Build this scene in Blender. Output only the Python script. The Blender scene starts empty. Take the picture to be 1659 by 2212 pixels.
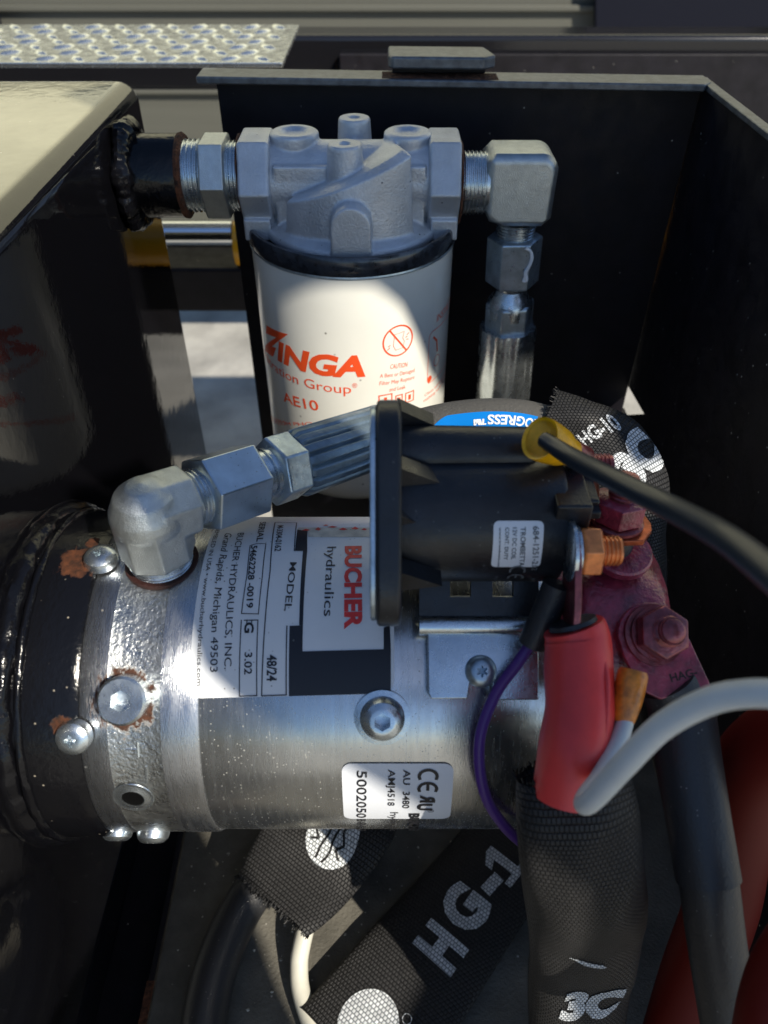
import bpy, bmesh, math, random
from mathutils import Vector, Matrix, noise
random.seed(7)
S = 0.001                     # everything below is written in millimetres
C = bpy.context.scene.collection
rad = math.radians

# ------------------------------------------------------------------ camera, sky, sun
PITCH = rad(41.5); F = 1662.0; CX, CY = 829.5, 1106.0
scn = bpy.context.scene
cam_d = bpy.data.cameras.new('camera'); cam = bpy.data.objects.new('camera', cam_d); C.objects.link(cam)
cam.location = (0, 0, 0); cam.rotation_euler = (math.pi/2 - PITCH, 0, 0)
cam_d.sensor_fit = 'VERTICAL'; cam_d.sensor_height = 24; cam_d.lens = 24*F/2212
cam_d.clip_start = 0.01; cam_d.clip_end = 200
cam_d.dof.use_dof = True; cam_d.dof.focus_distance = 0.285; cam_d.dof.aperture_fstop = 9.0
scn.camera = cam
SUN = Vector((0.50, -0.55, 0.67)).normalized()
SUN_EL = math.asin(SUN.z); SUN_AZ = math.atan2(SUN.x, SUN.y)
w = bpy.data.worlds.new('World'); scn.world = w; w.use_nodes = True
nt = w.node_tree; bg = nt.nodes['Background']
sky = nt.nodes.new('ShaderNodeTexSky'); sky.sky_type = 'NISHITA'; sky.sun_disc = False
sky.sun_elevation = SUN_EL; sky.sun_rotation = SUN_AZ; sky.air_density = 1.0; sky.dust_density = 0.3; sky.ozone_density = 4.0
nt.links.new(sky.outputs[0], bg.inputs[0]); bg.inputs[1].default_value = 0.085
sl = bpy.data.lights.new('sun', 'SUN'); sl.energy = 4.8; sl.angle = rad(0.6); sl.color = (1.0, 0.93, 0.80)
so = bpy.data.objects.new('sun', sl); C.objects.link(so)
so.rotation_euler = SUN.to_track_quat('Z', 'Y').to_euler(); so.location = SUN*2
vs = scn.view_settings; vs.view_transform = 'Standard'; vs.look = 'None'; vs.exposure = 0.5; vs.gamma = 1

FWD = Vector((0, math.cos(PITCH), -math.sin(PITCH))); UP = Vector((0, math.sin(PITCH), math.cos(PITCH)))
def ray(u, v): return FWD + Vector(((u-CX)/F, 0, 0)) - UP*((v-CY)/F)
def at(u, v, x=None, y=None, z=None, d=None):
    """the point (mm) of the place seen at photo position u, v with one known coordinate"""
    r = ray(u, v)
    t = d if d is not None else x/r.x if x is not None else y/r.y if y is not None else z/r.z
    return r*t
# ------------------------------------------------------------------ materials
M = {}
def mat(name, base=(.5,.5,.5), rough=.5, metal=0, coat=0, spec=.5, coat_rough=.05, ior=1.5,
        var=0, var_scale=60, bump=0, bump_scale=300, speck=0, speck_col=(.7,.68,.6), speck_scale=900,
        rust=None, rust_always=0, aniso=0, rough_var=0, stretch=(1,1,1), streak=0, specks_up=False, top_sheen=0, top_sheen_col=(.46,.44,.30)):
    m = bpy.data.materials.new(name); m.use_nodes = True; M[name] = m
    t = m.node_tree; N = t.nodes; L = t.links; b = N['Principled BSDF']
    b.inputs['Base Color'].default_value = (*base, 1); b.inputs['Roughness'].default_value = rough
    b.inputs['Metallic'].default_value = metal; b.inputs['Coat Weight'].default_value = coat
    b.inputs['Coat Roughness'].default_value = coat_rough; b.inputs['IOR'].default_value = ior; b.inputs['Specular IOR Level'].default_value = spec
    if aniso: b.inputs['Anisotropic'].default_value = aniso
    tc = N.new('ShaderNodeTexCoord'); mp = N.new('ShaderNodeMapping'); mp.inputs['Scale'].default_value = stretch
    L.new(tc.outputs['Object'], mp.inputs[0]); co = mp.outputs[0]
    col = None; metalv = None; roughv = None
    def noise_n(scale, detail=4, rgh=.6):
        n = N.new('ShaderNodeTexNoise'); n.inputs['Scale'].default_value = scale
        n.inputs['Detail'].default_value = detail; n.inputs['Roughness'].default_value = rgh
        L.new(co, n.inputs['Vector']); return n.outputs['Fac']
    def ramp(src, a, c_, lo, hi):
        r = N.new('ShaderNodeMapRange'); r.inputs['From Min'].default_value = a; r.inputs['From Max'].default_value = c_
        r.inputs['To Min'].default_value = lo; r.inputs['To Max'].default_value = hi; L.new(src, r.inputs[0]); return r.outputs[0]
    def mix(fac, A, B):
        x = N.new('ShaderNodeMix'); x.data_type = 'RGBA'
        if hasattr(fac, 'links'): L.new(fac, x.inputs[0])
        else: x.inputs[0].default_value = fac
        for i, q in ((6, A), (7, B)):
            if hasattr(q, 'links'): L.new(q, x.inputs[i])
            else: x.inputs[i].default_value = (*q[:3], 1)
        return x.outputs[2]
    col = base
    if var:
        f = ramp(noise_n(var_scale, 5), .32, .68, 0, 1)
        col = mix(f, tuple(c*(1-var) for c in base), tuple(min(1, c*(1+var)) for c in base))
    if rough_var:
        roughv = ramp(noise_n(var_scale*1.7, 4), .3, .7, max(0.02, rough-rough_var), rough+rough_var)
    hgt = None
    if bump:
        hgt = noise_n(bump_scale, 4)
    spf = None
    if speck:
        vo = N.new('ShaderNodeTexVoronoi'); vo.inputs['Scale'].default_value = speck_scale; L.new(tc.outputs['Object'], vo.inputs['Vector'])
        d = ramp(vo.outputs['Distance'], .10, .22, 1, 0)
        sc = N.new('ShaderNodeSeparateColor'); L.new(vo.outputs['Color'], sc.inputs[0])
        pick = ramp(sc.outputs[0], 1-speck-.001, 1-speck, 0, 1)
        nn = ramp(noise_n(22, 2), .35, .6, .15, 1)
        m1 = N.new('ShaderNodeMath'); m1.operation = 'MULTIPLY'; L.new(d, m1.inputs[0]); L.new(pick, m1.inputs[1])
        m2 = N.new('ShaderNodeMath'); m2.operation = 'MULTIPLY'; L.new(m1.outputs[0], m2.inputs[0]); L.new(nn, m2.inputs[1])
        spf = m2.outputs[0]
        if specks_up:
            ge = N.new('ShaderNodeNewGeometry'); sp = N.new('ShaderNodeSeparateXYZ'); L.new(ge.outputs['Normal'], sp.inputs[0])
            u = ramp(sp.outputs[2], .0, .5, .15, 1)
            m3 = N.new('ShaderNodeMath'); m3.operation = 'MULTIPLY'; L.new(spf, m3.inputs[0]); L.new(u, m3.inputs[1]); spf = m3.outputs[0]
        col = mix(spf, col, speck_col)
    ff = None
    if top_sheen:  # upward faces tinted cream: a bright reflection painted into the base colour
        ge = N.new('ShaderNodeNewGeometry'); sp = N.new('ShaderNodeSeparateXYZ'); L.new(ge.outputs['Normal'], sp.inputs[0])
        u = ramp(sp.outputs[2], .93, .995, 0, top_sheen); v_ = ramp(noise_n(16, 5, .65), .3, .7, .55, 1)
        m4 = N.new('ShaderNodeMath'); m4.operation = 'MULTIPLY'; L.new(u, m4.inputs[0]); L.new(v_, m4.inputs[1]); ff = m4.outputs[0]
        col = mix(ff, col, top_sheen_col)
    rf = None
    if rust:      # spots: (centre in local mm, radius mm)
        for c, r in rust:
            vd = N.new('ShaderNodeVectorMath'); vd.operation = 'DISTANCE'
            L.new(tc.outputs['Object'], vd.inputs[0]); vd.inputs[1].default_value = Vector(c)*S
            dd = N.new('ShaderNodeMath'); dd.operation = 'DIVIDE'; L.new(vd.outputs['Value'], dd.inputs[0]); dd.inputs[1].default_value = r*S
            nn = ramp(noise_n(260, 5, .7), .25, .75, -.45, .45)
            ad = N.new('ShaderNodeMath'); ad.operation = 'ADD'; L.new(dd.outputs[0], ad.inputs[0]); L.new(nn, ad.inputs[1])
            k = ramp(ad.outputs[0], .9, 1.08, 1, 0)
            if rf is None: rf = k
            else:
                mx = N.new('ShaderNodeMath'); mx.operation = 'MAXIMUM'; L.new(rf, mx.inputs[0]); L.new(k, mx.inputs[1]); rf = mx.outputs[0]
        rc = mix(ramp(noise_n(500, 4), .3, .7, 0, 1), (.016,.007,.004), (.085,.027,.010))
        col = mix(rf, col, rc)
    if hasattr(col, 'links'): L.new(col, b.inputs['Base Color'])
    if roughv: L.new(roughv, b.inputs['Roughness'])
    def over(key, basev, target, f):
        mm = N.new('ShaderNodeMix'); mm.data_type = 'FLOAT'; L.new(f, mm.inputs[0])
        if b.inputs[key].links: L.new(b.inputs[key].links[0].from_socket, mm.inputs[2])
        else: mm.inputs[2].default_value = basev
        mm.inputs[3].default_value = target; L.new(mm.outputs[0], b.inputs[key])
    for f in (spf, rf):
        if f is not None:
            over('Metallic', metal, 0, f); over('Roughness', rough, .85, f)
            if coat: over('Coat Weight', coat, 0, f)
    if bump or rf is not None:
        bp = N.new('ShaderNodeBump'); bp.inputs['Strength'].default_value = 1; bp.inputs['Distance'].default_value = max(bump, .0001)*S*6
        if hgt is None: hgt = noise_n(500, 4)
        L.new(hgt, bp.inputs['Height']); L.new(bp.outputs[0], b.inputs['Normal'])
        if coat: L.new(bp.outputs[0], b.inputs['Coat Normal'])
    return m

mat('tank_paint', (.003,.003,.004), .04, ior=1.62, top_sheen=.62, bump=.012, bump_scale=110, speck=.03, speck_scale=600, speck_col=(.25,.24,.22))  # black paint; the cream on top is painted-in reflection
mat('weld_paint', (.003,.003,.004), .16, spec=.3, bump=.1, bump_scale=160)
mat('tray_paint', (.009,.008,.011), .5, spec=.25, rough_var=.1, bump=.015, bump_scale=900, var=.3, speck=.01, speck_scale=500)
mat('tray_edge', (.13,.14,.155), .38, metal=.5, var=.35, var_scale=200, bump=.03, bump_scale=500)
mat('rail_paint', (.008,.008,.010), .16, spec=.6, bump=.01, bump_scale=500)
mat('floor_paint', (.105,.098,.082), .7, spec=.2, bump=.10, bump_scale=600, var=.45, var_scale=25, speck=.04, speck_scale=330, speck_col=(.5,.47,.42))
mat('zinc', (.60,.65,.68), .27, metal=.96, var=.12, var_scale=120, rough_var=.07, bump=.010, bump_scale=1200)
mat('zinc_rough', (.58,.61,.60), .40, metal=.92, var=.10, var_scale=260, rough_var=.06, bump=.035, bump_scale=2200)
mat('zinc_dark', (.44,.52,.58), .32, metal=.82, var=.2, var_scale=200, rough_var=.06, bump=.02, bump_scale=500)
mat('crimp_metal', (.20,.26,.31), .40, metal=.75, var=.2, var_scale=150, rough_var=.06, bump=.03, bump_scale=700)
mat('zinc_spotted', (.52,.60,.66), .28, metal=.93, var=.12, var_scale=120, speck=.22, speck_scale=900, speck_col=(.08,.06,.04))
mat('cast_alloy', (.55,.57,.60), .44, metal=.55, var=.14, var_scale=60, rough_var=.08, bump=.045, bump_scale=900, speck=.05, speck_col=(.06,.06,.06), speck_scale=420)
mat('can_paint', (.78,.77,.70), .22, var=.04, var_scale=25, coat=.4, coat_rough=.08, speck=.012, speck_scale=260, speck_col=(.12,.10,.08))
mat('black_ring', (.035,.04,.05), .26, metal=.3, coat=.5, var=.5, var_scale=300)
mat('print_orange', (.80,.085,.02), .35)
mat('print_red', (.72,.04,.035), .4, var=.15, var_scale=400)
mat('print_black', (.012,.012,.016), .4, speck=.02, speck_scale=500)
mat('print_grey', (.10,.11,.12), .5)
mat('sticker', (.74,.75,.76), .38, speck=.16, speck_scale=700, speck_col=(.16,.14,.11), specks_up=False, var=.04, var_scale=30)
mat('sticker_clean', (.70,.72,.76), .32, coat=.2)
mat('sticker_worn', (.62,.56,.46), .6, var=.25, var_scale=160, speck=.35, speck_scale=700, speck_col=(.12,.10,.06))
mat('black_plastic', (.012,.013,.016), .36, var=.4, var_scale=90, rough_var=.1, bump=.02, bump_scale=900, speck=.06, speck_scale=620, speck_col=(.16,.16,.16))
mat('black_rubber', (.026,.026,.028), .42, bump=.03, bump_scale=900, speck=.05, speck_scale=900, speck_col=(.3,.29,.26))
mat('hose_rubber', (.075,.072,.066), .7, bump=.06, bump_scale=900, speck=.35, speck_scale=1300, speck_col=(.22,.21,.18))
mat('blue_print', (.0,.19,.62), .4)
mat('print_white', (.82,.83,.84), .5, bump=.1, bump_scale=900)
mat('wire_black', (.012,.018,.026), .38, coat=.2)
mat('wire_white', (.62,.63,.60), .42, var=.06, var_scale=90)
mat('cable_cream', (.55,.53,.45), .45, bump=.02, bump_scale=300)
mat('wire_purple', (.075,.02,.20), .45)
mat('red_shrink', (.80,.055,.05), .38, bump=.05, bump_scale=60, var=.12, var_scale=60)
mat('red_cable', (.13,.008,.004), .55, spec=.2)
mat('yellow_crimp', (.85,.42,.0), .35, var=.15, var_scale=300)
mat('amber_crimp', (.62,.19,.015), .35, coat=.3, var=.5, var_scale=250, bump=.05, bump_scale=300)
mat('copper_coated', (.40,.10,.04), .35, metal=.7, var=.4, var_scale=300, bump=.03)
mat('orange_coated', (.85,.24,.06), .3, metal=.35, coat=.5, var=.35, var_scale=260)
mat('red_coat', (.30,.030,.060), .34, metal=.1, coat=.8, coat_rough=.16, var=.5, var_scale=140, bump=.09, bump_scale=420, speck=.05, speck_scale=600, speck_col=(.05,.008,.02))
mat('pink_coat', (.24,.05,.055), .33, metal=.6, coat=.5, var=.4, var_scale=240, bump=.06)
mat('seal_red', (.030,.008,.006), .6, bump=.1, bump_scale=400)
mat('rust', (.085,.028,.010), .9, var=.75, var_scale=420, bump=.25, bump_scale=500)
mat('concrete', (.33,.315,.28), .9, var=.25, var_scale=9, bump=.4, bump_scale=60, speck=.10, speck_scale=120, speck_col=(.12,.12,.12))
mat('tread_metal', (.74,.77,.78), .24, metal=.95, rough_var=.07, var=.1, var_scale=100)
mat('chrome', (.75,.78,.82), .10, metal=1)
mat('yellow_paint', (.75,.36,.01), .35, coat=.3)
mat('panel_grey', (.085,.085,.07), .6, var=.10, var_scale=5, stretch=(.2,1,6))
mat('panel_dark', (.008,.009,.016), .6, spec=.1)
mat('wall_cream', (.80,.77,.55), .7)
mat('grit_chips', (.42,.40,.34), .7, var=.4, var_scale=200)
mat('dark_hole', (.003,.003,.003), .9, spec=.05)

def weave(name, base, lit):
    m = bpy.data.materials.new(name); m.use_nodes = True; M[name] = m
    t = m.node_tree; N = t.nodes; L = t.links; b = N['Principled BSDF']
    uv = N.new('ShaderNodeUVMap'); uv.uv_map = 'UVMap'
    br = N.new('ShaderNodeTexBrick'); br.offset = .5; br.offset_frequency = 2
    br.inputs['Scale'].default_value = 1; br.inputs['Brick Width'].default_value = 1.7; br.inputs['Row Height'].default_value = 1.8
    br.inputs['Mortar Size'].default_value = .34; br.inputs['Mortar Smooth'].default_value = 1
    br.inputs['Color1'].default_value = (*lit, 1); br.inputs['Color2'].default_value = (*[c*.7 for c in lit], 1); br.inputs['Mortar'].default_value = (*base, 1)
    L.new(uv.outputs[0], br.inputs['Vector']); L.new(br.outputs['Color'], b.inputs['Base Color'])
    iv = N.new('ShaderNodeMath'); iv.operation = 'SUBTRACT'; iv.inputs[0].default_value = 1; L.new(br.outputs['Fac'], iv.inputs[1])
    bp = N.new('ShaderNodeBump'); bp.inputs['Strength'].default_value = 1; bp.inputs['Distance'].default_value = .00032
    L.new(iv.outputs[0], bp.inputs['Height']); L.new(bp.outputs[0], b.inputs['Normal'])
    b.inputs['Roughness'].default_value = .5; b.inputs['Specular IOR Level'].default_value = .3
weave('webbing', (.001,.001,.0015), (.030,.029,.029))
weave('webbing_print', (.10,.12,.13), (.72,.74,.76))

# ------------------------------------------------------------------ mesh builder
class MB:
    def __init__(s): s.v = []; s.f = []; s.uv = None
    def add(s, vs, fs):
        n = len(s.v); s.v += [Vector(p) for p in vs]; s.f += [tuple(i+n for i in f) for f in fs]; return s
    def box(s, a, b, R=None, c=None):
        a, b = Vector(a), Vector(b)
        vs_ = [Vector((x,y,z)) for z in (a.z,b.z) for y in (a.y,b.y) for x in (a.x,b.x)]
        if R is not None:
            c = Vector(c) if c is not None else (a+b)/2
            vs_ = [c + R @ (p-c) for p in vs_]
        return s.add(vs_, [(0,2,3,1),(4,5,7,6),(0,1,5,4),(2,6,7,3),(0,4,6,2),(1,3,7,5)])
    def lathe(s, prof, O, ax, n=48, ref=None, phase=0, closed=False, fn=None):
        O = Vector(O); ax = Vector(ax).normalized()
        e0 = Vector(ref) if ref is not None else (Vector((0,0,1)) if abs(ax.z) < .9 else Vector((1,0,0)))
        e0 = (e0 - ax*e0.dot(ax)).normalized(); e1 = ax.cross(e0)
        vs_ = []
        for (r, h) in prof:
            for k in range(n):
                a = 2*math.pi*(k+phase)/n
                rr = r if fn is None else fn(r, h, a)
                vs_.append(O + ax*h + (e0*math.cos(a) + e1*math.sin(a))*rr)
        fs_ = []
        P = len(prof)
        for i in range(P if closed else P-1):
            for k in range(n):
                j = (i+1) % P
                fs_.append((i*n+k, i*n+(k+1)%n, j*n+(k+1)%n, j*n+k))
        if not closed:
            if prof[0][0] > 1e-6: fs_.append(tuple(range(n-1, -1, -1)))
            if prof[-1][0] > 1e-6: fs_.append(tuple((P-1)*n+k for k in range(n)))
        return s.add(vs_, fs_)
    def hexa(s, O, ax, af, h0, h1, ch=1.0, ref=None, n=6, phase=0):
        rc = af/2/math.cos(math.pi/n)
        return s.lathe([(rc-ch, h0), (rc, h0+ch*.6), (rc, h1-ch*.6), (rc-ch, h1)], O, ax, n, ref, phase)
    def thread(s, O, ax, r, h0, h1, pitch=1.8, depth=.8, n=40, ref=None):
        prof = [(r-depth, h0)]; h = h0
        while h + pitch <= h1 + 1e-6:
            prof += [(r-depth, h+pitch*.1), (r, h+pitch*.42), (r, h+pitch*.58), (r-depth, h+pitch*.9)]; h += pitch
        prof.append((r-depth, h1))
        return s.lathe(prof, O, ax, n, ref)
    def prism(s, poly, O, ex, ey, ez, h0, h1):
        O, ex, ey, ez = map(Vector, (O, ex, ey, ez)); n = len(poly)
        vs_ = [O+ex*x+ey*y+ez*h for h in (h0, h1) for (x, y) in poly]
        return s.add(vs_, [tuple(range(n-1,-1,-1)), tuple(range(n,2*n))] + [(k,(k+1)%n,(k+1)%n+n,k+n) for k in range(n)])
    def tube(s, pts, r, n=20, sub=8, cap=True, fn=None):
        P, Rr = spline(pts, r, sub)
        T = tangents(P); up = Vector((0,0,1)) if abs(T[0].z) < .9 else Vector((1,0,0))
        e = (up - T[0]*up.dot(T[0])).normalized(); base = len(s.v); vs_ = []
        for i, p in enumerate(P):
            e = (e - T[i]*e.dot(T[i])).normalized(); g = T[i].cross(e)
            for k in range(n):
                a = 2*math.pi*k/n; rr = Rr[i]*(fn(i, a) if fn else 1)
                vs_.append(p + (e*math.cos(a)+g*math.sin(a))*rr)
        fs_ = [(i*n+k, i*n+(k+1)%n, (i+1)*n+(k+1)%n, (i+1)*n+k) for i in range(len(P)-1) for k in range(n)]
        if cap: fs_ += [tuple(range(n-1,-1,-1)), tuple((len(P)-1)*n+k for k in range(n))]
        return s.add(vs_, fs_)
    def build(s, name, m, parent=None, loc=None, smooth=38, bevel=0, bseg=2, remesh=0, sm=0, solid=0, kind=None, label=None):
        off = parent_loc(parent) if parent is not None else Vector(loc if loc is not None else (0,0,0))
        me = bpy.data.meshes.new(name); me.from_pydata([(p-off)*S for p in s.v], [], s.f)
        bm = bmesh.new(); bm.from_mesh(me)
        if not s.uv and not remesh: bmesh.ops.recalc_face_normals(bm, faces=bm.faces)
        lim = rad(smooth)
        for fc in bm.faces: fc.smooth = True
        for e in bm.edges:
            if len(e.link_faces) == 2 and e.calc_face_angle(0) > lim: e.smooth = False
        bm.to_mesh(me); bm.free()
        if s.uv:
            l = me.uv_layers.new(name='UVMap')
            for lp in me.loops: l.data[lp.index].uv = s.uv[lp.vertex_index]
        me.materials.append(M[m]); o = bpy.data.objects.new(name, me); C.objects.link(o)
        if parent is not None: o.parent = parent
        else: o.location = off*S
        if solid:
            md = o.modifiers.new('thickness', 'SOLIDIFY'); md.thickness = solid*S; md.offset = -1
        if remesh:
            md = o.modifiers.new('cast', 'REMESH'); md.mode = 'VOXEL'; md.voxel_size = remesh*S; md.use_smooth_shade = True
            if sm: m2 = o.modifiers.new('fillet', 'SMOOTH'); m2.factor = .5; m2.iterations = sm
        if bevel:
            md = o.modifiers.new('edge', 'BEVEL'); md.width = bevel*S; md.segments = bseg; md.limit_method = 'ANGLE'; md.angle_limit = rad(35); md.harden_normals = True
        if kind: o['kind'] = kind
        if label: o['label'] = label
        return o
def parent_loc(o):
    while o.parent: o = o.parent
    return Vector(o.location)/S
def spline(pts, r, sub):
    pts = [Vector(p) for p in pts]
    R = list(r) if isinstance(r, (list, tuple)) else [r]*len(pts)
    if len(pts) < 3 and sub: return pts, R
    out, ro = [], []
    for i in range(len(pts)-1):
        p0, p1, p2, p3 = pts[max(i-1,0)], pts[i], pts[i+1], pts[min(i+2,len(pts)-1)]
        for k in range(sub):
            t = k/sub
            out.append(.5*((2*p1)+(p2-p0)*t+(2*p0-5*p1+4*p2-p3)*t*t+(3*p1-p0-3*p2+p3)*t**3)); ro.append(R[i]*(1-t)+R[i+1]*t)
    out.append(pts[-1]); ro.append(R[-1]); return out, ro
def tangents(P):
    return [(P[min(i+1,len(P)-1)]-P[max(i-1,0)]).normalized() for i in range(len(P))]
def thing(name, label, cat, loc, group=None):
    o = bpy.data.objects.new(name, None); o.empty_display_size = .01; C.objects.link(o)
    o.location = Vector(loc)*S; o['label'] = label; o['category'] = cat
    if group: o['group'] = group
    return o
def tag(o, label, cat, group=None):
    o['label'] = label; o['category'] = cat
    if group: o['group'] = group
    return o

# ------------------------------------------------------------------ cylinders one can print on
class Cyl:
    def __init__(s, O, ax, e0, e1, R): s.O, s.a, s.e0, s.e1, s.R = Vector(O), Vector(ax), Vector(e0), Vector(e1), R
    def pt(s, th, h, R=None): return s.O + s.a*h + (s.e0*math.cos(th)+s.e1*math.sin(th))*(R or s.R)
    def nrm(s, th): return s.e0*math.cos(th)+s.e1*math.sin(th)
    def hit(s, u, v, R=None):
        R = R or s.R; d = ray(u, v); o = -s.O
        dx, dy = d.dot(s.e0), d.dot(s.e1); ox, oy = o.dot(s.e0), o.dot(s.e1)
        A = dx*dx+dy*dy; B = ox*dx+oy*dy; Cc = ox*ox+oy*oy-R*R; D = B*B-A*Cc
        t = (-B - math.sqrt(max(D, 0)))/A
        p = d*t - s.O
        return math.atan2(p.dot(s.e1), p.dot(s.e0)), p.dot(s.a)
MOT = Cyl((0,180,-238), (1,0,0), (0,0,1), (0,-1,0), 57)
FIL = Cyl((-15,362,0), (0,0,1), (0,-1,0), (1,0,0), 48)
SOL = Cyl((0,172,-154), (1,0,0), (0,0,1), (0,-1,0), 19)

# ------------------------------------------------------------------ lettering
_tc = {}
def glyphs(text, bold=0, shear=0):
    key = (text, bold, shear)
    if key in _tc: return _tc[key]
    cu = bpy.data.curves.new('t', 'FONT'); cu.body = text; cu.size = 1; cu.offset = bold; cu.shear = shear; cu.resolution_u = 3; cu.fill_mode = 'FRONT'
    o = bpy.data.objects.new('t', cu); C.objects.link(o)
    dg = bpy.context.evaluated_depsgraph_get(); me = bpy.data.meshes.new_from_object(o.evaluated_get(dg))
    vs_ = [(p.co.x, p.co.y) for p in me.vertices]; fs_ = [tuple(p.vertices) for p in me.polygons]
    bpy.data.objects.remove(o); bpy.data.curves.remove(cu); bpy.data.meshes.remove(me)
    x0 = min(v[0] for v in vs_); x1 = max(v[0] for v in vs_)
    _tc[key] = ([((v[0]-x0)/(x1-x0), v[1]/.729) for v in vs_], fs_)      # width 1, cap height 1
    return _tc[key]
def refine(vs2, fs, maxlen):
    bm = bmesh.new()
    bv = [bm.verts.new((x, y, 0)) for x, y in vs2]
    for f in fs:
        try: bm.faces.new([bv[i] for i in f])
        except ValueError: pass
    bmesh.ops.triangulate(bm, faces=bm.faces)
    for _ in range(5):
        es = [e for e in bm.edges if e.calc_length() > maxlen]
        if not es: break
        bmesh.ops.subdivide_edges(bm, edges=es, cuts=1); bmesh.ops.triangulate(bm, faces=[f for f in bm.faces if len(f.verts) > 3])
    bm.verts.index_update()
    r = [(v.co.x, v.co.y) for v in bm.verts], [tuple(v.index for v in f.verts) for f in bm.faces]
    bm.free(); return r
class Decal:
    """flat print gathered on a cylinder; positions are (arc mm, axial mm)"""
    def __init__(s, cyl, off, R=None): s.c = cyl; s.R = (R or cyl.R)+off; s.mb = MB(); s.R0 = R or cyl.R
    def flat(s, vs2, fs, ml=2.5):
        v, f = refine(vs2, fs, ml)
        s.mb.add([s.c.pt(a/s.R0, h, s.R) for a, h in v], f)
    def uvpt(s, p): th, h = s.c.hit(*p, s.R0); return th*s.R0, h
    def poly(s, pts, ml=2.5): q = [s.uvpt(p) for p in pts]; s.flat(q, [tuple(range(len(q)))], ml)
    def line(s, pts, wd, closed=False):
        q = [s.uvpt(p) for p in pts]; s.line2(q, wd, closed)
    def line2(s, q, wd, closed=False):
        if closed: q = q+[q[0]]
        for (a, b) in zip(q, q[1:]):
            dx, dy = b[0]-a[0], b[1]-a[1]; l = math.hypot(dx, dy) or 1; nx, ny = -dy/l*wd/2, dx/l*wd/2; ex, ey = dx/l*wd/2, dy/l*wd/2
            s.flat([(a[0]-ex+nx,a[1]-ey+ny),(b[0]+ex+nx,b[1]+ey+ny),(b[0]+ex-nx,b[1]+ey-ny),(a[0]-ex-nx,a[1]-ey-ny)], [(0,1,2,3)])
    def text(s, t, p0, p1, cap, bold=0, shear=0, mirror=False):
        a0, h0 = s.uvpt(p0); a1, h1 = s.uvpt(p1); s.text2(t, (a0,h0), (a1,h1), cap, bold, shear, mirror)
    def text2(s, t, A, B, cap, bold=0, shear=0, mirror=False):
        g, f = glyphs(t, bold, shear); dx, dy = B[0]-A[0], B[1]-A[1]; l = math.hypot(dx, dy); ux, uy = dx/l, dy/l
        vs_ = [(A[0]+ux*l*(1-x if mirror else x)-uy*cap*y, A[1]+uy*l*(1-x if mirror else x)+ux*cap*y) for x, y in g]
        s.flat(vs_, f, 1.6 if cap < 8 else 2.5)
    def build(s, name, m, parent, **k): return s.mb.build(name, m, parent, **k)
def rrect(a0, h0, a1, h1, r, n=5):
    out = []
    for cx, cy, st in ((a1-r,h1-r,0),(a0+r,h1-r,90),(a0+r,h0+r,180),(a1-r,h0+r,270)):
        for k in range(n+1):
            t = rad(st+90*k/n); out.append((cx+r*math.cos(t), cy+r*math.sin(t)))
    return out
def zm(ox, oy, sc):       # converts a magnified view of the photo to u, v
    return lambda x, y: ((ox+x/sc)/1.8517, (oy+y/sc)/1.8517)

# ================================================================== SETTING
mb = MB(); mb.add([(-40000,-30000,-900),(40000,-30000,-900),(40000,60000,-900),(-40000,60000,-900)], [(0,1,2,3)])
mb.build('ground', 'concrete', kind='structure')

# steel tray: floor, back panel with lip, right wall
FZ = -400
mb = MB(); mb.box((-106,-300,FZ-4), (154.5,415,FZ)); mb.build('tray_floor', 'floor_paint', loc=(0,0,FZ), bevel=.6, kind='structure')
mb = MB(); mb.box((-330,-300,FZ-26), (-108,300,FZ-22)); mb.build('tray_recess_floor', 'tray_paint', loc=(-200,0,FZ), kind='structure')
# back panel (yawed a little), with its lower right corner cut away
yl, yr = 440.0, 424.0
def by(x): return yl + (yr-yl)*(x+90)/246.0
def bp(u, v):      # point on back panel front plane
    r = ray(u, v); k = (yr-yl)/246.0; t = (yl+k*90-8)/(r.y-k*r.x); p = r*t; return p.x, p.z
bpan = thing('back_panel', 'black sheet steel back panel with a flat folded lip behind the oil filter', 'steel panel', (30,by(30),FZ))
poly = [(-84,-93),(154,-93),bp(1372,800)] 
A1, A2, A3, A4 = bp(1356,832), bp(1392,892), bp(1345,892), bp(1415,1130)
poly = [(-84,-93), (154,-93), (154,-404), (-84,-404)]
k = (yr-yl)/246.0
mb = MB(); mb.prism(poly, (0, yl+k*90-8, 0), (1,k,0), (0,0,1), (0,-1,0), -3, 0)
mb.build('sheet', 'tray_paint', bpan)
mb = MB(); q = [(-92, -14), (152, -14), (157,-8), (157, 5), (-92, 5)]
mb.prism(q, (0, yl+k*90-4, 0), (1,k,0), (0,1,0), (0,0,1), -93, -89.6)
mb.build('lip', 'tray_edge', bpan, bevel=.8)
mb = MB(); ra = []
for i in range(46):
    x = -1+1.25*i
    for j in range(5):
        y = by(x)-16+3.4*j
        ra.append((x, y, -89.5+ (0 if (i in (0,45) or j in (0,4)) else max(0, noise.noise(Vector((x,y,3))*.35))*1.5)))
mb.add(ra, [(i*5+j,(i+1)*5+j,(i+1)*5+j+1,i*5+j+1) for i in range(45) for j in range(4)])
mb.build('rust_scale', 'rust', bpan)
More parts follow.
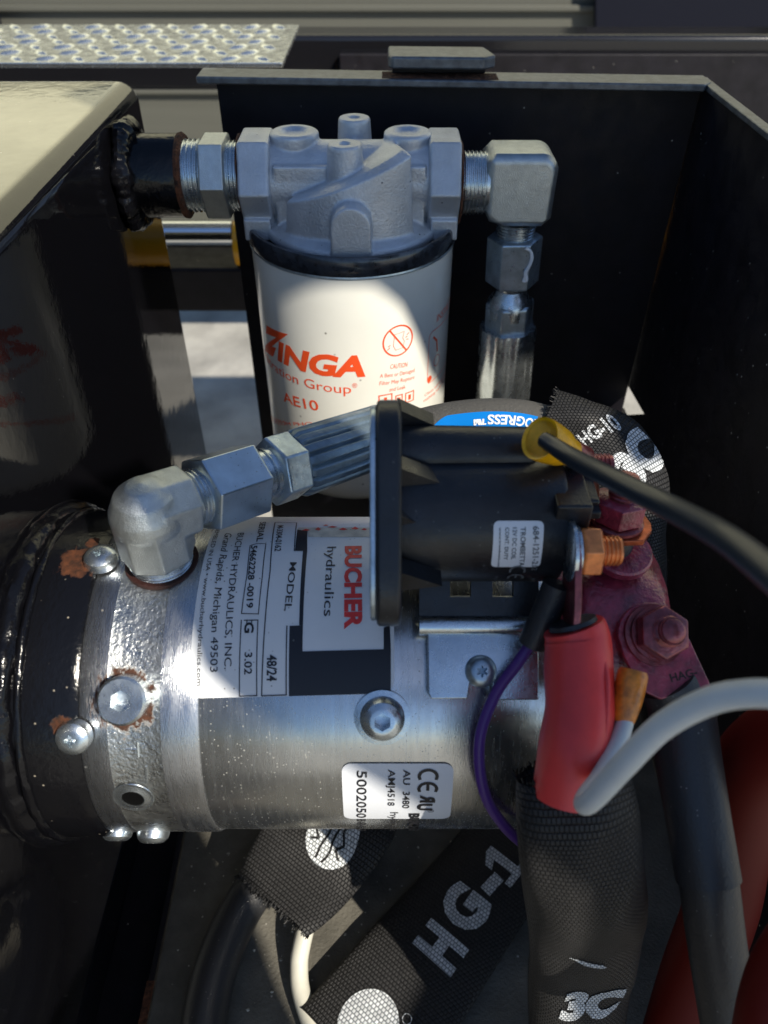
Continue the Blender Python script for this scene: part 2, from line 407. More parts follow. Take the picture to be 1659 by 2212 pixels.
# right wall
wall = thing('side_wall', 'black sheet steel side wall of the tray running toward the viewer on the right', 'steel panel', (157,200,FZ))
mb = MB(); mb.prism([(424,-93),(330,-93),(250,-150),(160,-230),(60,-300),(60,-404),(424,-404),(424,-284),(416,-284),(382,-260),(421,-264),(424,-255)], (155,0,0), (0,1,0), (0,0,1), (1,0,0), 0, 3)
mb.build('sheet', 'tray_paint', wall)
mb = MB(); mb.box((153.4,328,-93),(158.6,424,-90.2)); mb.build('lip', 'tray_edge', wall, bevel=.7)
# corner fold seam
mb = MB(); mb.tube([(152.6,421,-95),(152.6,421,-250)], 1.6, 8); mb.build('seam_weld', 'tray_paint', wall)

# latch striker on the lip
lt = thing('latch_striker', 'small black steel striker with clipped corners welded on the back panel lip', 'striker', (28,by(28),-89))
y0 = by(28)
mb = MB(); mb.box((4,y0-5,-89.4),(50,y0+3,-85)); mb.build('foot', 'tray_paint', lt, bevel=.6)
mb = MB(); mb.prism([(2,-10),(4,-13),(48,-13),(54,-7),(50,12),(2,12)], (0,y0,0), (1,-.05,0), (0,1,0), (0,0,1), -86, -80.5)
mb.build('plate', 'tray_edge', lt, bevel=1.2, bseg=3)  # lighter grey than the foot, sky reflection put into the colour

# ================================================================== TANK
tank = thing('hydraulic_tank', 'gloss black hydraulic oil tank with welded pipe boss and pump collar', 'tank', (-300,100,-346))
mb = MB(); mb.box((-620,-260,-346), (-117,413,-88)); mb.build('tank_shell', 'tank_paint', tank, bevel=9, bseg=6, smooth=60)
def weld(mb, O, ax, R, r, seed, n=150, amp=.35, squash=1):
    O = Vector(O); ax = Vector(ax); e0 = Vector((0,0,1)); e1 = ax.cross(e0)
    vs_, fs_ = [], []; m = 14
    for i in range(n):
        a = 2*math.pi*i/n; rd = e0*math.cos(a)+e1*math.sin(a)
        rip = 1+.13*abs(math.sin(a*19+seed))+amp*noise.noise(Vector((math.cos(a)*2.2,math.sin(a)*2.2,seed)))
        for j in range(m):
            b = 2*math.pi*j/m
            wob = noise.noise(Vector((math.cos(a)*6,math.sin(a)*6,b+seed)))*.25
            vs_.append(O + rd*(R+math.cos(b)*r*(rip+wob)) + ax*(math.sin(b)*r*squash*(rip+wob)))
    fs_ = [(i*m+j, i*m+(j+1)%m, ((i+1)%n)*m+(j+1)%m, ((i+1)%n)*m+j) for i in range(n) for j in range(m)]
    mb.add(vs_, fs_)
PA = (0,362,-117); PR = (0,362,-120)
mb = MB(); mb.lathe([(17.6,-118),(17.6,-91),(16.8,-89.5),(14.6,-89.5),(14.6,-94)], PA, (1,0,0), 64); mb.build('pipe_boss', 'weld_paint', tank)
mb = MB(); weld(mb, (-113,362,-117), (1,0,0), 18.6, 4.8, 3, amp=.6, squash=.8); mb.build('boss_weld', 'weld_paint', tank)
mb = MB(); mb.lathe([(17.8,-91.0),(18.0,-89.6),(16.9,-88.6),(14.4,-88.6)], PA, (1,0,0), 60, fn=lambda r,h,a: r+.5*noise.noise(Vector((math.cos(a)*5,math.sin(a)*5,h)))); mb.build('rust_ring', 'rust', tank)
scr = [(215,1200,5.4),(155,1597,5.4),(15,1783,4.8)]
O_t = Vector((-300,100,-346))
rs = []
for (u,v,r) in [(168,1212,15),(200,1172,6),(135,1570,8)]:
    th, h = MOT.hit(u, v, 59.5); rs.append((MOT.pt(th,h,59.5)-O_t, r*.42))
mat('collar_paint', (.004,.004,.005), .12, ior=1.45, spec=.35, bump=.035, bump_scale=420, speck=.05, speck_scale=520, speck_col=(.25,.22,.17), rust=rs)
mb = MB(); mb.lathe([(59.5,-118),(59.5,-95.5),(58.3,-93.2),(50,-93.2)], MOT.O, (1,0,0), 128); mb.build('pump_collar', 'collar_paint', tank)
mb = MB(); weld(mb, (-116.5,180,-238), (1,0,0), 60.0, 2.9, 9, n=260, amp=.5, squash=1.3); mb.build('collar_weld', 'weld_paint', tank)
mb = MB(); weld(mb, (-111.0,180,-238), (1,0,0), 59.7, 1.3, 5, n=260, amp=.8); mb.build('collar_weld', 'weld_paint', tank)

def screw(parent, cyl, u, v, R, hr, hh, m='zinc', kind='pan', name='screw', z0=None):
    th, h = cyl.hit(u, v, R+hh*.6); O = cyl.pt(th, h, R); n = cyl.nrm(th); mb = MB()
    prof = [(hr, -1), (hr, hh*.25), (hr*.93, hh*.62), (hr*.72, hh*.9), (hr*.48, hh)]
    if kind == 'hexbutton': prof = [(hr*1.0,-1),(hr*1.0,hh*.14),(hr*.8,hh*.2),(hr*.78,hh*.45),(hr*.66,hh*.8),(hr*.48,hh*.97),(hr*.42,hh)]
    if kind == 'plug': prof = [(hr,-1),(hr,hh*.88),(hr*.9,hh),(hr*.60,hh)]
    mb.lathe(prof[:-1]+[(prof[-1][0],prof[-1][1])], O, n, 40)
    # recessed drive
    mb2 = MB(); rr = prof[-1][0]
    # remove cap: rebuild as ring with a socket
    mb = MB(); mb.lathe(prof+[(rr*.82, hh), (rr*.8, hh*.2 if kind=='pan' else .9), (0.0001, hh*.1 if kind=='pan' else .7)], O, n, 36 if kind == 'pan' else 36,
        fn=(lambda r_,h_,a: r_ if (r_ > rr*.9 or r_ < .01) else r_*(.80/ max(abs(math.cos((a % (math.pi/3))-math.pi/6)), .5) if kind in ('hexbutton','plug') else .72+.24*math.cos(6*a if kind=='torx' else 4*a))))
    return mb.build(name, m, parent, smooth=30)
for i, (u,v,r) in enumerate(scr): screw(tank, MOT, u, v, 59.5, r, 3.4, kind='pan', name='screw')

# ================================================================== PUMP AND MOTOR
pm = thing('pump_motor', 'silver round hydraulic pump motor lying across the tray under the black solenoid', 'motor', MOT.O)
off = MOT.O
rs = []
th, h = MOT.hit(268,1513,57.5); rs.append((MOT.pt(th,h,57.5)-off, 9.6))
th, h = MOT.hit(345,1195,57.5); rs.append((MOT.pt(th,h,57.5)-off, 9))
mat('pump_cast', (.52,.53,.52), .29, metal=.97, rough_var=.08, var=.08, var_scale=90, bump=.07, bump_scale=650, rust=rs, speck=.05, speck_scale=520, speck_col=(.15,.12,.08))
mat('pump_machined', (.46,.47,.49), .27, metal=.97, rough_var=.06, var=.08, var_scale=60, bump=.02, bump_scale=500, stretch=(6,1,1), rust=rs, speck=.04, speck_scale=520, speck_col=(.15,.12,.08))
mat('motor_steel', (.56,.57,.57), .25, metal=.96, rough_var=.06, var=.06, var_scale=45, stretch=(9,1,1), bump=.006, bump_scale=500, speck=.30, speck_scale=1000, speck_col=(.62,.60,.52))
mb = MB(); mb.lathe([(50,-93.4),(57.4,-93.4),(57.9,-92.6),(57.9,-84.6)], MOT.O, (1,0,0), 160); mb.build('pump_head', 'pump_machined', pm)
mb = MB(); mb.lathe([(57.85,-84.6),(57.7,-84.2),(57.7,-68.9),(57.8,-68.4)], MOT.O, (1,0,0), 160); mb.build('pump_cast_band', 'pump_cast', pm)
mb = MB(); mb.lathe([(57.85,-68.4),(57.85,-58.4),(57.2,-57.0),(56,-57.0)], MOT.O, (1,0,0), 160); mb.build('pump_rim', 'pump_machined', pm)
mb = MB(); mb.lathe([(50,-57.4),(56.7,-57.4),(56.9,-56.8),(56.9,51),(56.0,52.2),(50,52.2)], MOT.O, (1,0,0), 160); mb.build('motor_shell', 'motor_steel', pm)
mb = MB(); mb.lathe([(50,52),(56.5,52),(57.0,53),(57.0,60),(56.2,63),(53,65),(48,66),(0.001,66)], MOT.O, (1,0,0), 128); mb.build('end_bell', 'red_coat', pm)
# socket plug and screws
screw(pm, MOT, 266, 1512, 57.8, 7.4, 6.0, kind='plug', name='socket_plug')
o = screw(pm, MOT, 826, 1556, 57, 8.6, 5.0, kind='hexbutton', name='button_screw')
screw(pm, MOT, 250, 1830, 57.2, 5.2, 3.6, kind='pan'); screw(pm, MOT, 328, 1830, 57.2, 5.6, 4.4, kind='pan')
# threaded side port
th, h = MOT.hit(288,1722,57.8); Oq = MOT.pt(th,h,57.2); nq = MOT.nrm(th)
mb = MB(); mb.lathe([(6.6,.55),(6.4,.9),(5.2,.8),(4.0,1.4),(3.6,1.4),(3.5,.0),(3.7,-.5),(3.4,-1)], Oq, nq, 40); mb.build('port_rim', 'zinc', pm)
mb = MB(); mb.lathe([(3.5,1.0),(.001,.99)], Oq, nq, 32); mb.build('port_hole', 'dark_hole', pm)
# stamped mark
mb = MB()
for (u0,v0,u1,v1) in ((272,1617,296,1618),(297,1602,299,1634),(316,1655,317,1690)):
    a0,h0 = MOT.hit(u0,v0,57.8); a1,h1 = MOT.hit(u1,v1,57.8)
    mb.tube([MOT.pt(a0,h0,57.8), MOT.pt(a1,h1,57.8)], .45, 6)
mb.build('stamped_mark', 'zinc', pm)

# name plate
z5 = zm(700,2000,1.659)
st = Decal(MOT, .35, 57.0)
ab = st.uvpt(z5(98,1315)); ar = st.uvpt(z5(1455,1285)); 
a_top = rad(-36)*57; sk = (ar[0]-ab[0])/(ar[1]-ab[1])
def skew(q): return [(a+sk*(h-ab[1]), h) for a, h in q]
q = skew(rrect(a_top, ab[1], ab[0], ar[1], 4)); st.flat(q, [tuple(range(len(q)))], 3)
# step over the pump rim: keep the sheet above both radii
for vtx in st.mb.v:
    if vtx.x < -54:
        d = vtx-MOT.O; d.x = 0; e = d.normalized()*(57.0+1.0 if vtx.x < -56 else 57.7); vtx.y = MOT.O.y+e.y; vtx.z = MOT.O.z+e.z
plate = st.build('name_plate', 'sticker', pm)
RP = 57.0
def lift(mbv, extra):
    for vtx in mbv.v:
        if vtx.x < -54:
            d = vtx-MOT.O; d.x = 0; e = d.normalized()*(58.0+extra if vtx.x < -56 else 57.7+extra); vtx.y = MOT.O.y+e.y; vtx.z = MOT.O.z+e.z
bk = Decal(MOT, .55, RP)
mm = 1/1.659/1.8517*.1475      # mm per magnified px
bk.poly([z5(808,240),z5(812,205),z5(880,215),z5(878,252),z5(878,345),z5(850,345),z5(797,345)])
bk.poly([z5(850,345),z5(878,345),z5(850,835),z5(825,835)])
bk.poly([z5(762,838),z5(850,835),z5(847,1006),z5(1385,992),z5(1432,992),z5(1432,1280),z5(758,1300)])
bk.poly([z5(1385,850),z5(1425,835),z5(1432,992),z5(1385,992)])
bk.line([z5(664,160),z5(632,480),z5(600,800),z5(577,1298),z5(740,1292),z5(744,840)], .34)
bk.line([z5(792,345),z5(808,160),z5(664,158)], .3)
bk.line([z5(548,296),z5(604,298),z5(580,520),z5(555,760),z5(443,757),z5(480,500),z5(500,310),z5(548,296)], .28)
bk.line([z5(462,802),z5(552,800),z5(545,1296),z5(430,1300),z5(434,960),z5(442,802)], .3); bk.line([z5(480,800),z5(478,822)], .3); bk.line([z5(512,800),z5(508,830)], .3)
bk.text('MODEL', z5(765,420), z5(727,740), 48*mm, .006)
bk.text('48/24', z5(614,1028), z5(612,1202), 64*mm, .02)
bk.text('G', z5(466,815), z5(463,886), 60*mm, .03)
bk.text('3.02', z5(465,1012), z5(462,1158), 50*mm, .012)
bk.text('54662228 -0019', z5(508,312), z5(476,722), 44*mm, .02)
bk.text('SERIAL', z5(566,155), z5(541,286), 46*mm, .012)
bk.text('M-3304-0162', z5(682,178), z5(662,348), 46*mm, .01)
bk.text('hydraulics', z5(1012,318), z5(988,775), 66*mm)
bk.text('BUCHER HYDRAULICS, INC.', z5(418,228), z5(330,1124), 48*mm)
bk.text('Grand Rapids, Michigan 49503', z5(336,232), z5(236,1142), 50*mm)
bk.text('ASSEMBLED IN USA \u2022 www.bucherhydraulics.com', z5(288,182), z5(152,1230), 31*mm)
lift(bk.mb, .2)
bk.build('plate_lettering', 'print_black', plate)
rd = Decal(MOT, .55, RP); rd.text('BUCHER', z5(1134,314), z5(1130,860), 112*mm, .045)
for (x,y,w2,h2) in ((840,210,60,10),(930,205,40,16),(1010,190,70,9),(1085,205,60,12),(1170,200,50,14),(1235,206,40,10),(980,178,40,6)):
    rd.poly([z5(x,y),z5(x+w2*.5,y-h2),z5(x+w2,y-2),z5(x+w2*.6,y+h2*.4)])
rd.build('red_lettering', 'print_red', plate)
wn = Decal(MOT, .45, RP); wn.poly([z5(820,190),z5(1300,190),z5(1304,252),z5(884,252),z5(880,215),z5(812,205)]); wn.build('worn_film', 'sticker_worn', plate)

# approval sticker
z8 = zm(1400,2200,.9922)
st = Decal(MOT, .3, 57.0); p0 = st.uvpt((738,1648)); p1 = st.uvpt(z8(412,845))
q = rrect(p0[0], p0[1], rad(96)*57, p1[1], 3); st.flat(q, [tuple(range(len(q)))], 3); ap = st.build('approval_sticker', 'sticker_clean', pm)
dk = Decal(MOT, .5, 57.0); m8 = 1/.9922/1.8517*.150
a0 = st.uvpt((800,1662))[0]
def px8(x, y): return st.uvpt(z8(x, y))
dk.text('5002050184430', z8(28,872), z8(28,1130), 40*m8, .012)
dk.text('AMJ4518', z8(152,868), z8(150,1010), 28*m8, .01)
dk.text('AU  3480', z8(212,868), z8(208,1020), 28*m8, .012)
dk.text('BUCHER', z8(236,1040), z8(236,1160), 40*m8, .05)
dk.text('hydraulics', z8(160,1036), z8(158,1150), 34*m8)
# CE: drawn as strokes
def ce(dc, ax_, hx_, r, wd):
    for c, e in ((0, False), (r*1.9, True)):
        arc = [(ax_+c+r*math.cos(t)*.9, hx_+r*math.sin(t)) for t in [rad(70+220*k/14) for k in range(15)]]
        dc.line2(arc, wd)
        if e: dc.line2([(ax_+c-r*.85, hx_), (ax_+c+r*.1, hx_)], wd)
A = px8(310,895); ce(dk, A[0], A[1], 34*m8, 1.0)
A = px8(282,968); B = px8(282,1028)
dk.text2('R', (A[0],A[1]), (A[0]+(B[0]-A[0])*.46, A[1]), 56*m8, .05, 0, True); dk.text2('U', (A[0]+(B[0]-A[0])*.54, A[1]-.8), (B[0], A[1]-.8), 56*m8, .05)
A = px8(320,1030); dk.line2([(A[0]+.9*math.cos(t), A[1]+.9*math.sin(t)) for t in [rad(30*k) for k in range(13)]], .18); dk.text2('R', (A[0]-.35,A[1]-.5), (A[0]+.4,A[1]-.5), 1.0)
dk.build('sticker_lettering', 'print_black', ap)

# mounting strap of the solenoid on the motor
br = thing('solenoid_bracket', 'bright zinc bracket with two square slots between solenoid and motor shell', 'bracket', (28,150,-190))
bd = Decal(MOT, 3.0, 57.0)
bd.poly([(928,1345),(1150,1345),(1158,1380),(1160,1508),(1062,1508),(1060,1470),(1052,1440),(1036,1428),(1020,1440),(1012,1480),(1008,1505),(930,1506),(924,1495),(922,1380)], 2)
bd.build('strap_foot', 'zinc', br, solid=2.6, bevel=.5)
# bent ridge
th1, h1 = MOT.hit(920,1352,60.0); th2, _ = MOT.hit(920,1262,60.0); x0 = MOT.hit(905,1345,60)[1]; x1 = MOT.hit(1160,1345,60)[1]
mb = MB(); mb.tube([MOT.pt(th1,x0,61), MOT.pt(th1,x1,61)], 3.2, 20); mb.build('bend', 'zinc', br)
Rr = [MOT.pt(th1,0,64), MOT.pt(th2,0,68)]
base = MOT.pt(th1,0,60.5); top = Vector((0,base.y+16,base.z+19)); up = (top-base); Lh = up.length; up.normalize(); nn = Vector((1,0,0)).cross(up)
mb = MB()
for (xa, xb) in ((x0,20.2),(26.6,33.2),(39.6,x1)): mb.prism([(xa,0),(xb,0),(xb,Lh),(xa,Lh)], base, (1,0,0), up, nn, -1.5, 1.5)
for (xa, xb) in ((20.2,26.6),(33.2,39.6)):
    mb.prism([(xa,0),(xb,0),(xb,9),(xa,9)], base, (1,0,0), up, nn, -1.5, 1.5); mb.prism([(xa,14.5),(xb,14.5),(xb,Lh),(xa,Lh)], base, (1,0,0), up, nn, -1.5, 1.5)
mb.build('slotted_plate', 'black_plastic', br, smooth=20)  # zinc plate coloured black, the shade on it painted in
screw(br, MOT, 1040, 1450, 59, 4.9, 4.0, m='zinc_dark', kind='torx', name='torx_screw')

# ================================================================== OIL FILTER
fl = thing('oil_filter', 'cream spin-on oil filter can with orange lettering under the cast head', 'oil filter', (-15,362,-270))
FO = (-15,362,0)
mb = MB(); mb.lathe([(43,-272),(45.5,-270.5),(47.4,-266),(48,-260),(48,-143.5),(47.2,-142.5),(44,-142.5)], FO, (0,0,1), 128); can = mb.build('can', 'can_paint', fl)
mb = MB(); mb.lathe([(46,-143.6),(48.5,-143.3),(49.1,-142.2),(49.3,-139),(49.1,-136.2),(48.4,-134.9),(47.2,-134.7),(46.4,-136),(45.6,-138.6),(40,-140.5),(30,-140.5)], FO, (0,0,1), 128)
mb.build('seam_rim', 'black_ring', fl)
mb = MB(); mb.lathe([(48.3,-144.6),(48.7,-144.0),(48.5,-143.2)], FO, (0,0,1), 128); mb.build('can_bead', 'zinc_dark', fl)
z6 = zm(900,1000,1.2762)
dc = Decal(FIL, .10)
def fcap(x, ya, yb): return abs(dc.uvpt(z6(x,ya))[1]-dc.uvpt(z6(x,yb))[1])
dc.text('INGA', z6(268,556), z6(717,640), fcap(680,530,636), .045, .22)
dc.poly([z6(x,y) for x,y in ((213,384),(322,430),(240,492),(262,500),(246,545),(206,512),(206,488),(262,446),(210,424))])
a1, h1 = dc.uvpt(z6(645,732)); a0, h0 = dc.uvpt(z6(268,668)); wfull = (a1-a0)*1.36
hz = h1
dc.text2('Filtration Group', (a1-wfull, hz), (a1, hz), fcap(430,660,708), .0)
dc.text('\u00ae', z6(648,702), z6(674,704), 2.6)
dc.text('AE10', z6(301,770), z6(481,820), fcap(455,764,815), .012)
dc.text('NA 53959 \u2022 PHO', z6(236,846), z6(450,893), 2.0); dc.text('ZINGA.COM', z6(232,868), z6(338,896), 2.0)
dc.text('CAUTION', z6(842,607), z6(929,595), 2.6); dc.text('A Bent or Damaged', z6(790,652), z6(966,622), 2.2)
dc.text('Filter May Rupture', z6(788,690), z6(966,656), 2.2); dc.text('and Leak', z6(838,722), z6(920,706), 2.2)
A = dc.uvpt(z6(885,463)); r = 7.6
dc.line2([(A[0]+r*math.cos(rad(10*k)), A[1]+r*math.sin(rad(10*k))) for k in range(37)], .75)
dc.line2([(A[0]-r*.58,A[1]+r*.8),(A[0]+r*.58,A[1]-r*.8)], .8)
dc.line2([(A[0]-2.4,A[1]+3.5),(A[0]+3.0,A[1]+4.1),(A[0]+2.2,A[1]+1),(A[0]+3.2,A[1]-1),(A[0]+2.4,A[1]-4.2),(A[0]-1.4,A[1]-4.6),(A[0]-2.6,A[1]-2),(A[0]-2.0,A[1]+3.3)], .22)
for dx, dy in ((3.9,.8),(4.6,2.0),(4.4,-.4),(-4.2,-1.5),(-4.5,-2.8)): dc.line2([(A[0]+dx,A[1]+dy),(A[0]+dx*1.2,A[1]+dy*1.3)], .4)
for (x0_, w_) in ((922,44),(872,32),(786,60)):
    A = dc.uvpt(z6(x0_,732 if x0_ > 900 else 745)); ww = w_*.11
    dc.line2([(A[0],A[1]),(A[0]+ww,A[1]),(A[0]+ww,A[1]-5.5),(A[0],A[1]-5.5)], .6, True); dc.line2([(A[0]+ww*.5,A[1]-2.2),(A[0]+ww*.5,A[1]-3.6)], 1.5)
dc.text('INSTALLATION', z6(1078,370), (lambda p: p)(z6(1139,348)), fcap(1085,330,370), 0) if False else None
A = dc.uvpt(z6(1080,368)); dc.text2('INSTALLATION', A, (A[0]+34, A[1]), 4.0)
A = dc.uvpt(z6(1032,668)); B = dc.uvpt(z6(1046,450))
dc.line2([(A[0],A[1]),(A[0],B[1]),(A[0]+.6,B[1]+1.6),(A[0]+2.4,B[1]+2.8),(A[0]+26,B[1]+2.8)], .35)
dc.line2([(A[0],A[1]),(A[0]+1.2,A[1]-2),(A[0]+26,A[1]-2)], .35)
Cc = (A[0]+1.8, A[1]+.2); dc.flat([(Cc[0]+1.9*math.cos(rad(20*k)), Cc[1]+1.9*math.sin(rad(20*k))) for k in range(18)], [tuple(range(18))])
dc.line2([(A[0]+4,B[1]-1),(A[0]+7,B[1]-4),(A[0]+8,B[1]-10)], 1.2); dc.line2([(A[0]+8+3*math.cos(rad(30*k)),A[1]+8+3*math.sin(rad(30*k))) for k in range(13)], .35)
A = dc.uvpt(z6(1018,748)); dc.text2('Clean oil from gasket seat', A, (A[0]+36,A[1]), 1.6); dc.text2('making sure old gasket is', (A[0]-.5,A[1]-3), (A[0]+36,A[1]-3), 1.6)
dc.build('can_print', 'print_orange', can)

# cast filter head
hd = thing('filter_head', 'grey cast alloy filter head with four round bosses above the can', 'filter head', (-15,362,-138))
mb = MB(); X = (1,0,0); Z = (0,0,1)
mb.lathe([(20,-99-15),(18.5,-88-15+9)], (-64,0,0), X) if False else None
HX, HY, HZ = -15, 362, -118.5
mb.lathe([(0.01,-139.5),(41,-139.5),(41.5,-137.5),(40.6,-135.5),(36,-133.2),(30,-130),(20,-125),(0.01,-124)], FO, Z, 72)      # skirt
mb.lathe([(0.01,-46),(16.5,-46),(16.5,46),(0.01,46)], (HX,HY,HZ), X, 48)                                       # through tube
mb.box((HX-33,HY-16,-134),(HX+33,HY+22,-108))
# ramp rising to the right: a rounded wall with a slanting top
wv_, wf = [], []; nn_ = 17
for k_ in range(nn_):
    ph = rad(-49+96*k_/(nn_-1)); sx, cy_ = math.sin(ph), math.cos(ph)
    for (rr_, zb) in ((38.6, 0), (36.2, 1), (31.5, 2.6)):
        x_, y_ = HX+rr_*sx, HY-rr_*cy_*.93
        wv_.append((x_, y_, -136.5 if zb == 0 else -121.5+zb+(sx+.75)/1.5*19.5))
    wv_.append((HX+24*sx, HY-2, -119.5+(sx+.75)/1.5*19)); wv_.append((HX+24*sx, HY-2, -138.5))
for k_ in range(nn_-1):
    for q_ in range(5): wf.append((k_*5+q_, (k_+1)*5+q_, (k_+1)*5+(q_+1)%5, k_*5+(q_+1)%5))
wf += [(4,3,2,1,0), tuple((nn_-1)*5+q_ for q_ in range(5))]
mb.add(wv_, wf)
for (bx, byy, r, z1, hole) in ((-24.5,2,10.8,-98.3,5.6),(25.5,2,10.6,-98.3,5.4)):
    mb.lathe([(0.01,-122),(r*.96,-122),(r*.97,-104),(r,-102.5),(r,z1-.8),(r-1.4,z1),(hole+1,z1),(hole-.8,z1-1.6),(0.01,z1-1.8)], (HX+bx,HY+byy,0), Z, 40)
for (bx, byy, z1) in ((1.5,18,-97.0),(-1.5,-17.5,-98.0)):
    mb.lathe([(0.01,-132),(9.6,-132),(7.3,z1-1),(6.8,z1),(2.4,z1),(2.2,z1-2),(0.01,z1-2)], (HX+bx,HY+byy,0), Z, 36)
# front arch boss
arch = [(-8.6,-139.6),(8.6,-139.6)] + [(8.6*math.cos(rad(15*k)), -124.5+8.6*math.sin(rad(15*k))) for k in range(13)]
mb.prism(arch, (HX+1,HY,0), (1,0,0), (0,0,1), (0,-1,0), 20, 42.6)
head = mb.build('head_casting', 'cast_alloy', hd, remesh=.62, sm=3)
mb = MB()
for sgn in (-1, 1):
    a = (HX+sgn*34.5, HY, HZ); 
    mb2 = MB(); mb2.hexa((HX,HY,HZ), (sgn,0,0), 38, 34.5, 48.6, ch=1.4, ref=(0,-1,.0)); mb2.box((HX+sgn*36,HY-17,HZ-21.5),(HX+sgn*48.2,HY+17,HZ-12))
    mb2.build('port_hex', 'cast_alloy', hd, remesh=.55, sm=2)

# threaded adapter between tank and head
ad = thing('pipe_adapter', 'zinc plated hex pipe nipple between the black tank boss and filter head', 'pipe fitting', (-76,362,-132))
mb = MB(); mb.thread(PA, X, 15.4, -89.5, -79, 2.1, .9); mb.build('thread', 'zinc', ad)
mb = MB(); mb.thread(PA, X, 14.9, -71, -63.5, 1.8, .9); mb.build('thread', 'zinc', ad)
mb = MB(); mb.hexa(PA, X, 32, -81, -69.5, 1.3, ref=(0,-.5,.87)); mb.build('hex_collar', 'zinc_rough', ad, bevel=.4)
mb = MB(); mb.lathe([(14,-64.6),(17.5,-64.3),(17.8,-63.7),(14,-63.5)], PA, X, 60, fn=lambda r,h,a: r+.7*noise.noise(Vector((math.cos(a)*5,math.sin(a)*5,h)))); mb.build('rust_ring', 'rust', ad)

# elbow on the right of the head
el = thing('elbow_fitting', 'square forged zinc elbow screwed into the right port of the filter head', 'pipe fitting', (61,362,-150))
mb = MB(); mb.thread(PR, X, 13.6, 33.5, 47, 1.75, .75); mb.build('thread', 'zinc', el)
mb = MB(); mb.lathe([(14,33.8),(17.5,34.0),(17.0,34.9),(13.0,35.2)], PR, X, 60, fn=lambda r,h,a: r+.8*noise.noise(Vector((math.cos(a)*5,math.sin(a)*5,h)))); mb.build('rust_ring', 'rust', el)
Lp = [(45,-104.5),(69,-104.5)] + [(69+7.5*math.sin(rad(15*k)), -112+7.5*math.cos(rad(15*k))) for k in range(1,7)] + [(76.0,-136),(51,-136),(45,-131.5)]
mb = MB(); mb.prism(Lp, (0,362,0), (1,0,0), (0,0,1), (0,-1,0), -13.5, 13.5); mb.build('elbow_body', 'zinc_rough', el, bevel=4.2, bseg=1, smooth=25)
VX = 62.5
mb = MB(); mb.thread((VX,362,0), (.0,0,-1), 9.2, 137.5, 148, 1.4, .6); mb.build('thread', 'zinc', el)

# vertical hose end
hf = thing('hose_end', 'silver crimped hose end hanging straight down from the square elbow', 'hose fitting', (VX,362,-240))
D = Vector((.035,0,-1)).normalized(); OV = Vector((VX-5,362,0))
mb = MB(); mb.hexa(OV, D, 23.0, 144, 168, 1.6, ref=(.45,-.9,0)); mb.build('hex_nut', 'zinc_dark', hf, bevel=.6)
mb = MB(); mb.lathe([(8,167),(8,170),(7.4,171),(8.6,174),(11.0,177),(11.4,181),(11.2,185)], OV, D, 40); mb.build('neck', 'zinc', hf)
mb = MB(); mb.hexa(OV, D, 22.0, 177, 193, 2.0, ref=(.6,-.8,0)); mb.build('swivel_hex', 'zinc_dark', hf, bevel=1)
mb = MB(); mb.lathe([(11,191),(14.2,191.5),(14.6,193),(14.8,238),(14.2,240),(9,240)], OV, D, 96, fn=lambda r,h,a: r*(1-.055*(abs(math.cos(4*a))**5)) if h > 191.2 and h < 239.5 else r*.96); mb.build('ferrule', 'zinc', hf, smooth=50)
mb = MB(); mb.tube([OV+D*238, OV+D*262, OV+D*290+Vector((-8,-6,0)), OV+D*330+Vector((-30,-30,0)), OV+D*343+Vector((-80,-60,0))], 9.5, 24); mb.build('hose', 'black_rubber', hf)
# paint mark on the nut
nfr = (Vector((.5,-.87,0))).normalized()
def mark_pts(w_): return
mk = MB(); cen = OV + D*159 
side = Vector((.87,.5,0))
pts = [(-2.0,8.0),(.5,6.5),(1.5,3.5),(1.0,0.0),(-.5,-4.0),(0.2,-7.5),(-1.2,-8.0),(-.2,-5.0)]
nf2 = ray(1140,570)*-1; nf2.z = 0; nf2.normalize()
cp = at(1140,572,y=362-12.6)
mk.tube([cp+Vector((1,.0,0))*x+Vector((0,0,1))*z for x, z in pts], [.9,.7,.9,.8,.9,1.1,.6,.5], 8)
mk.build('paint_mark', 'print_white', hf)

# ================================================================== PUMP ELBOW + HOSE 2
th, h = MOT.hit(350,1212,57.8); PO = MOT.pt(th,h,57.8); PN = (MOT.nrm(th)*.8+Vector((0,.12,.5))).normalized()
PN = MOT.nrm(th)
mb = MB(); mb.lathe([(11.9,-1),(11.9,.25),(11.5,.4),(10.8,.2),(9,.1)], PO, PN, 64); mb.build('port_seal', 'seal_red', pm)
E = PO + PN*21.5
Fp = at(802,948, d=300); AD = (Fp-E).normalized()
pe = thing('elbow_fitting', 'rounded forged zinc elbow standing in the rusty port on the pump head', 'pipe fitting', PO)
EN = (E-PO); EL = EN.length; EN.normalize()
mb = MB(); mb.thread(PO, EN, 10.4, -1, EL-9, 1.6, .7, 44); mb.build('thread', 'zinc', pe)
sidev = EN.cross(AD).normalized(); EUP = EN
mb = MB()
mb.hexa(PO, EN, 22.5, 3.6, EL+1, 2.2, ref=AD, n=8, phase=.5)
mb.hexa(E, AD, 22.5, -2, 13.5, 1.6, ref=EN, n=8, phase=.5)
mb.lathe([(0.01,-12.2),(5,-11.2),(9.4,-7.6),(11.8,-2.6),(12.2,0),(11.8,2.6),(9.4,7.6),(5,11.2),(.01,12.2)], E, EN, 32)
mb.build('elbow_body', 'zinc_rough', pe, remesh=.55, sm=4)
mb = MB(); mb.thread(E, AD, 9.6, 12.5, 20.5, 1.5, .65, 44); mb.build('thread', 'zinc', pe)
h2 = thing('hydraulic_hose', 'grey rubber hose with blue stripe and ridged crimp sleeve from the pump elbow', 'hose', E+AD*60)
AL = (Fp-E).length
